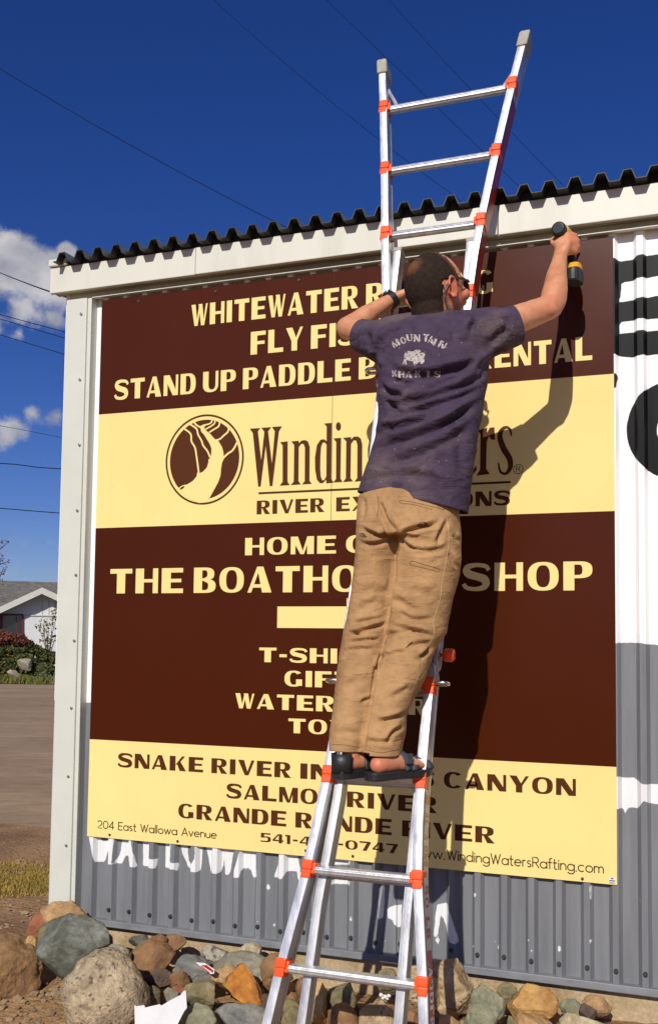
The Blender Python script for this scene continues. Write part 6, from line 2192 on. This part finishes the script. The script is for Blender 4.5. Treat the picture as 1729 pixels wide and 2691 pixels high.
tc = N.new('ShaderNodeTexCoord'); L.new(tc.outputs['Object'], nz_.inputs['Vector'])
ad = N.new('ShaderNodeMath'); ad.operation = 'MULTIPLY_ADD'; L.new(nz_.outputs['Fac'], ad.inputs[0]); ad.inputs[1].default_value = .40
sb = N.new('ShaderNodeMath'); sb.operation = 'SUBTRACT'; L.new(at.outputs['Fac'], sb.inputs[0]); sb.inputs[1].default_value = .24; L.new(sb.outputs[0], ad.inputs[2])
cl = N.new('ShaderNodeClamp'); L.new(ad.outputs[0], cl.inputs['Value']); cl.inputs['Max'].default_value = .8
mx = N.new('ShaderNodeMix'); mx.data_type = 'RGBA'; L.new(cl.outputs['Result'], mx.inputs['Factor']); L.new(src, mx.inputs['A']); mx.inputs['B'].default_value = (.30, .115, .05, 1)
L.new(mx.outputs['Result'], b.inputs['Base Color'])
hair = Hm.build('hair', hm, man, smooth=True)
crown = np.array([-.078, .004, .060])
at_ = hair.data.attributes.new('thin', 'FLOAT', 'POINT')
inv = {v: k for k, v in idx.items()}
vals = []
for i in range(len(hair.data.vertices)):
    p = vs[inv[i]]
    t = max(0, 1 - np.linalg.norm(p - crown) / .042) * .8
    t = max(t, np.interp(p[0] + max(0, p[2] - .02) * .42, [.012, .036], [0, .55]))
    t = max(t, np.interp(p[2], [-.104, -.088], [.5, 0]))
    vals.append(float(t))
at_.data.foreach_set('value', vals)
sd_ = hair.modifiers.new('thick', 'SOLIDIFY'); sd_.thickness = .006; sd_.offset = -1

# ---- sunglasses with cord
MT['black_plastic'] = mat('black_plastic', (.012, .012, .013), .3)
sg = MB()
for s in (1, -1):
    sg.tube([HQ(.094, s * .068, .006), HQ(.05, s * .086, .008), HQ(.0, s * .092, .006), HQ(-.022, s * .090, -.012)], [(.0022, .005), (.002, .0045), (.002, .004), (.002, .003)], 8, ref=HU)
    ring = [HQ(.1145 - .55 * (abs(l) - .036) ** 2 / .036 - max(0, abs(l) - .045) * .5, s * abs(l), .004 + u) for l, u in [(.036 + .028 * math.cos(a), .019 * math.sin(a)) for a in np.linspace(0, 2 * math.pi, 24, endpoint=False)]]
    sg.loft([ring, [p - HFp * .004 for p in ring]])
sg.tube([HQ(.114, .012, .010), HQ(.119, 0, .012), HQ(.114, -.012, .010)], .0026, 8)
glasses = sg.build('sunglasses', MT['black_plastic'], man, smooth=False)
cm_ = MB()
ctrl = [HQ(-.022, .091, -.012), HQ(-.038, .082, -.030), HQ(-.034, .080, -.052), HQ(-.020, .074, -.075), HQ(-.022, .070, -.100), HQ(-.050, .055, -.118), HQ(-.088, .020, -.112), HQ(-.092, -.02, -.108), HQ(-.060, -.066, -.092), HQ(-.030, -.086, -.05), HQ(-.022, -.091, -.012)]
cm_.tube(smooth_path(ctrl, 5), .0030, 8)
cm_.build('retainer_cord', mat('grey_cord', (.06, .06, .06), .7, col2=(.24, .24, .22), c2scale=90, c2pos=(.52, .56)), glasses, smooth=True)

# ---- watch
wax = (bW - bE) / np.linalg.norm(bW - bE)
wc = px(918, 701, -.347)
up_ = np.array([0, 0, 1]) - wax * wax[2]; up_ /= np.linalg.norm(up_)
sd2 = np.cross(wax, up_)
wm = MB()
rings = []
for (t, r_) in ((-.011, .0295), (-.011, .0325), (.011, .0325), (.011, .0295)):
    rings.append([wc + wax * t + (up_ * math.cos(a) * 1.0 + sd2 * math.sin(a)) * r_ for a in np.linspace(0, 2 * math.pi, 28, endpoint=False)])
rings.append(rings[0])
wm.loft(rings, caps=False)
watch = wm.build('watch', mat('black_resin', (.010, .011, .013), .45), man, bevel=.0015)
dirf = up_ * .93 + sd2 * np.sign(sd2 @ (px(890, 660, -.347) - wc)) * .36; dirf /= np.linalg.norm(dirf)
s3 = np.cross(wax, dirf)
fm_ = MB()
rr_ = []
for (h_, r_) in ((.028, .0195), (.036, .0200), (.039, .0175)):
    rr_.append([wc + dirf * h_ + (wax * math.cos(a) + s3 * math.sin(a)) * r_ for a in np.linspace(0, 2 * math.pi, 20, endpoint=False)])
fm_.loft(rr_)
fc_ = fm_.build('watch_case', mat('dark_case', (.02, .022, .026), .3), watch, bevel=.001)
bt = MB(); q_ = wc + dirf * .031 - s3 * .0195 * np.sign(s3 @ (wc - CAM)) ; bt.ellipsoid(q_, wax * .0035, s3 * .0025, dirf * .0035, 10, 6); bt.build('watch_button', MT['steel'], fc_, smooth=True)

# ---- sandals
MT['sandal'] = mat('black_rubber_sandal', (.017, .017, .018), .45, var=.25, vscale=40, bump=.15, bscale=120)
MT['strap'] = mat('grey_blue_webbing', (.045, .055, .068), .75, var=.2, vscale=50, bump=.2, bscale=300)


def sandal(q, s, closed_heel):
    mb = MB()
    outl = [(-.012, 0), (-.006, .024), (.02, .034), (.07, .034), (.12, .036), (.17, .047), (.215, .047), (.248, .034), (.265, .010), (.266, -.012), (.255, -.036), (.22, -.048), (.17, -.047), (.12, -.037), (.07, -.034), (.02, -.034), (-.006, -.024)]
    outl = [tuple(p) for p in smooth_path(outl + outl[:1], 4)[:-1]]
    rings = []
    for z, k in ((-.020, .95), (-.016, 1.0), (-.008, 1.0), (.003, 1.03), (.006, .97)):
        rings.append([q(f * 1.0 + (0 if k <= 1 else 0), l * k * s, z + (.004 if f > .23 else 0) * (1 if z > -.02 else 1)) for f, l in outl])
    mb.loft(rings)
    so = mb.build('sandal', MT['sandal'], man, bevel=.004)
    st = MB()
    def band(f0, f1, hgt, wid, sk):
        pts = []
        for a in np.linspace(-.15, math.pi + .15, 14):
            t = (math.cos(a) + 1) / 2
            f = f0 * t + f1 * (1 - t)
            pts.append(q(f, math.cos(a) * sk * s, max(.0, math.sin(a)) * hgt + .006))
        d = q(1, 0, 0) - q(0, 0, 0)
        st.tube(pts, [(wid, .0025)] * len(pts), 8, ref=None) if False else None
        A_ = [p - d * wid for p in pts]; B_ = [p + d * wid for p in pts]
        st.loft([A_, B_], caps=False, closed=False)
    band(.13, .10, .062, .015, .043)
    band(.155, .215, .040, .015, .048)
    band(.225, .165, .040, .012, .049)
    if closed_heel:
        pts = []
        for a in np.linspace(math.pi * .5, math.pi * 1.5, 14):
            pts.append((.028 + .044 * math.cos(a), .038 * math.sin(a)))
        st.loft([[q(f, l * s, z) for f, l in pts] for z in (.0, .03, .060)], caps=False, closed=False)
        st.loft([[q(f, l * s, z) for f, l in ((.02, .039), (.06, .041), (.11, .043))] for z in (.0, .025, .048)], caps=False, closed=False)
    x = st.build('strap', MT['strap'] if not closed_heel else MT['sandal'], so, solid=.004, smooth=True)
    return so


sandal(fr, 1, False)
sandal(fl, -1, True)
cu = MB()
cu.obox(fr(.125, .046, .045), (fr(1, 0, 0) - fr(0, 0, 0)) * .013, (fr(0, 1, 0) - fr(0, 0, 0)) * .005, np.array([0, 0, .016]))
cu.build('buckle', MT['strap'], man, bevel=.002)

# ---------------------------------------------------------------- cordless drill, held against the sign
MT['dr_yellow'] = mat('yellow_tool_plastic', (.72, .36, .012), .42, var=.1, vscale=40)
MT['dr_black'] = mat('black_tool_rubber', (.016, .017, .019), .5, var=.25, vscale=60, bump=.1, bscale=200)
dc = HPx(668, 305, -.262)           # rear cap
drill = thing('cordless_drill', HPx(1000, 1480, -.19), 'yellow and black cordless drill held up against the sign', 'drill')
ax = np.array([.20, 1.0, .03]); ax /= np.linalg.norm(ax)
upv = np.array([0, 0, 1.0]); sx_ = np.cross(ax, upv); sx_ /= np.linalg.norm(sx_); uz = np.cross(sx_, ax)


def dr_ring(t, r, n=24, ky=1.0): return [dc + ax * t + sx_ * math.cos(a) * r + uz * math.sin(a) * r * ky for a in np.linspace(0, 2 * math.pi, n, endpoint=False)]
mb = MB(); mb.loft([dr_ring(t, r) for t, r in ((-.008, .018), (-.006, .023), (.0, .0265), (.022, .0275), (.030, .026))]); mb.build('motor_cap', MT['dr_black'], drill, smooth=False, bevel=.0015)
mb = MB(); mb.loft([dr_ring(t, r, 24, 1.06) for t, r in ((.028, .0285), (.034, .0295), (.06, .030), (.11, .029), (.128, .026))]); mb.build('body', MT['dr_yellow'], drill, bevel=.002)
mb = MB(); mb.loft([dr_ring(t, r) for t, r in ((.126, .024), (.135, .025), (.155, .0245), (.175, .021), (.192, .013), (.198, .009))]); ck = mb.build('chuck', MT['dr_black'], drill)
ty = (0 - dc[1]) / ax[1] - .004
mb = MB(); mb.loft([dr_ring(t, r, 10) for t, r in ((.195, .0045), (ty - .012, .0045), (ty - .012, .0065), (ty - .004, .0065), (ty - .003, .0035), (ty, .0035))]); mb.build('bit', MT['steel'], ck)
g0 = dc + ax * .085 - uz * .01
bt0 = HPx(1005, 1110, -.19)
mb = MB()
def g_ring(c, a, b): return [c + sx_ * a * math.copysign(abs(math.cos(t)) ** .8, math.cos(t)) + ax * b * math.copysign(abs(math.sin(t)) ** .8, math.sin(t)) for t in np.linspace(0, 2 * math.pi, 20, endpoint=False)]
mb.loft([g_ring(g0 * (1 - t) + bt0 * t, a, b) for t, a, b in ((0, .017, .024), (.25, .0155, .021), (.6, .0155, .020), (.85, .018, .022), (1, .023, .028))])
mb.build('handle', MT['dr_black'], drill)
mb = MB(); mb.loft([g_ring(bt0 + np.array([0, 0, z]), a, b) for z, a, b in ((.016, .020, .024), (.012, .023, .034), (-.004, .026, .042), (-.008, .026, .043))]); mb.build('battery_mount', MT['dr_yellow'], drill, bevel=.001)
mb = MB(); mb.loft([g_ring(bt0 + np.array([0, 0, z]), a, b) for z, a, b in ((-.009, .027, .044), (-.028, .028, .046), (-.052, .028, .046), (-.058, .025, .043))]); bp_ = mb.build('battery', MT['dr_black'], drill, bevel=.002)
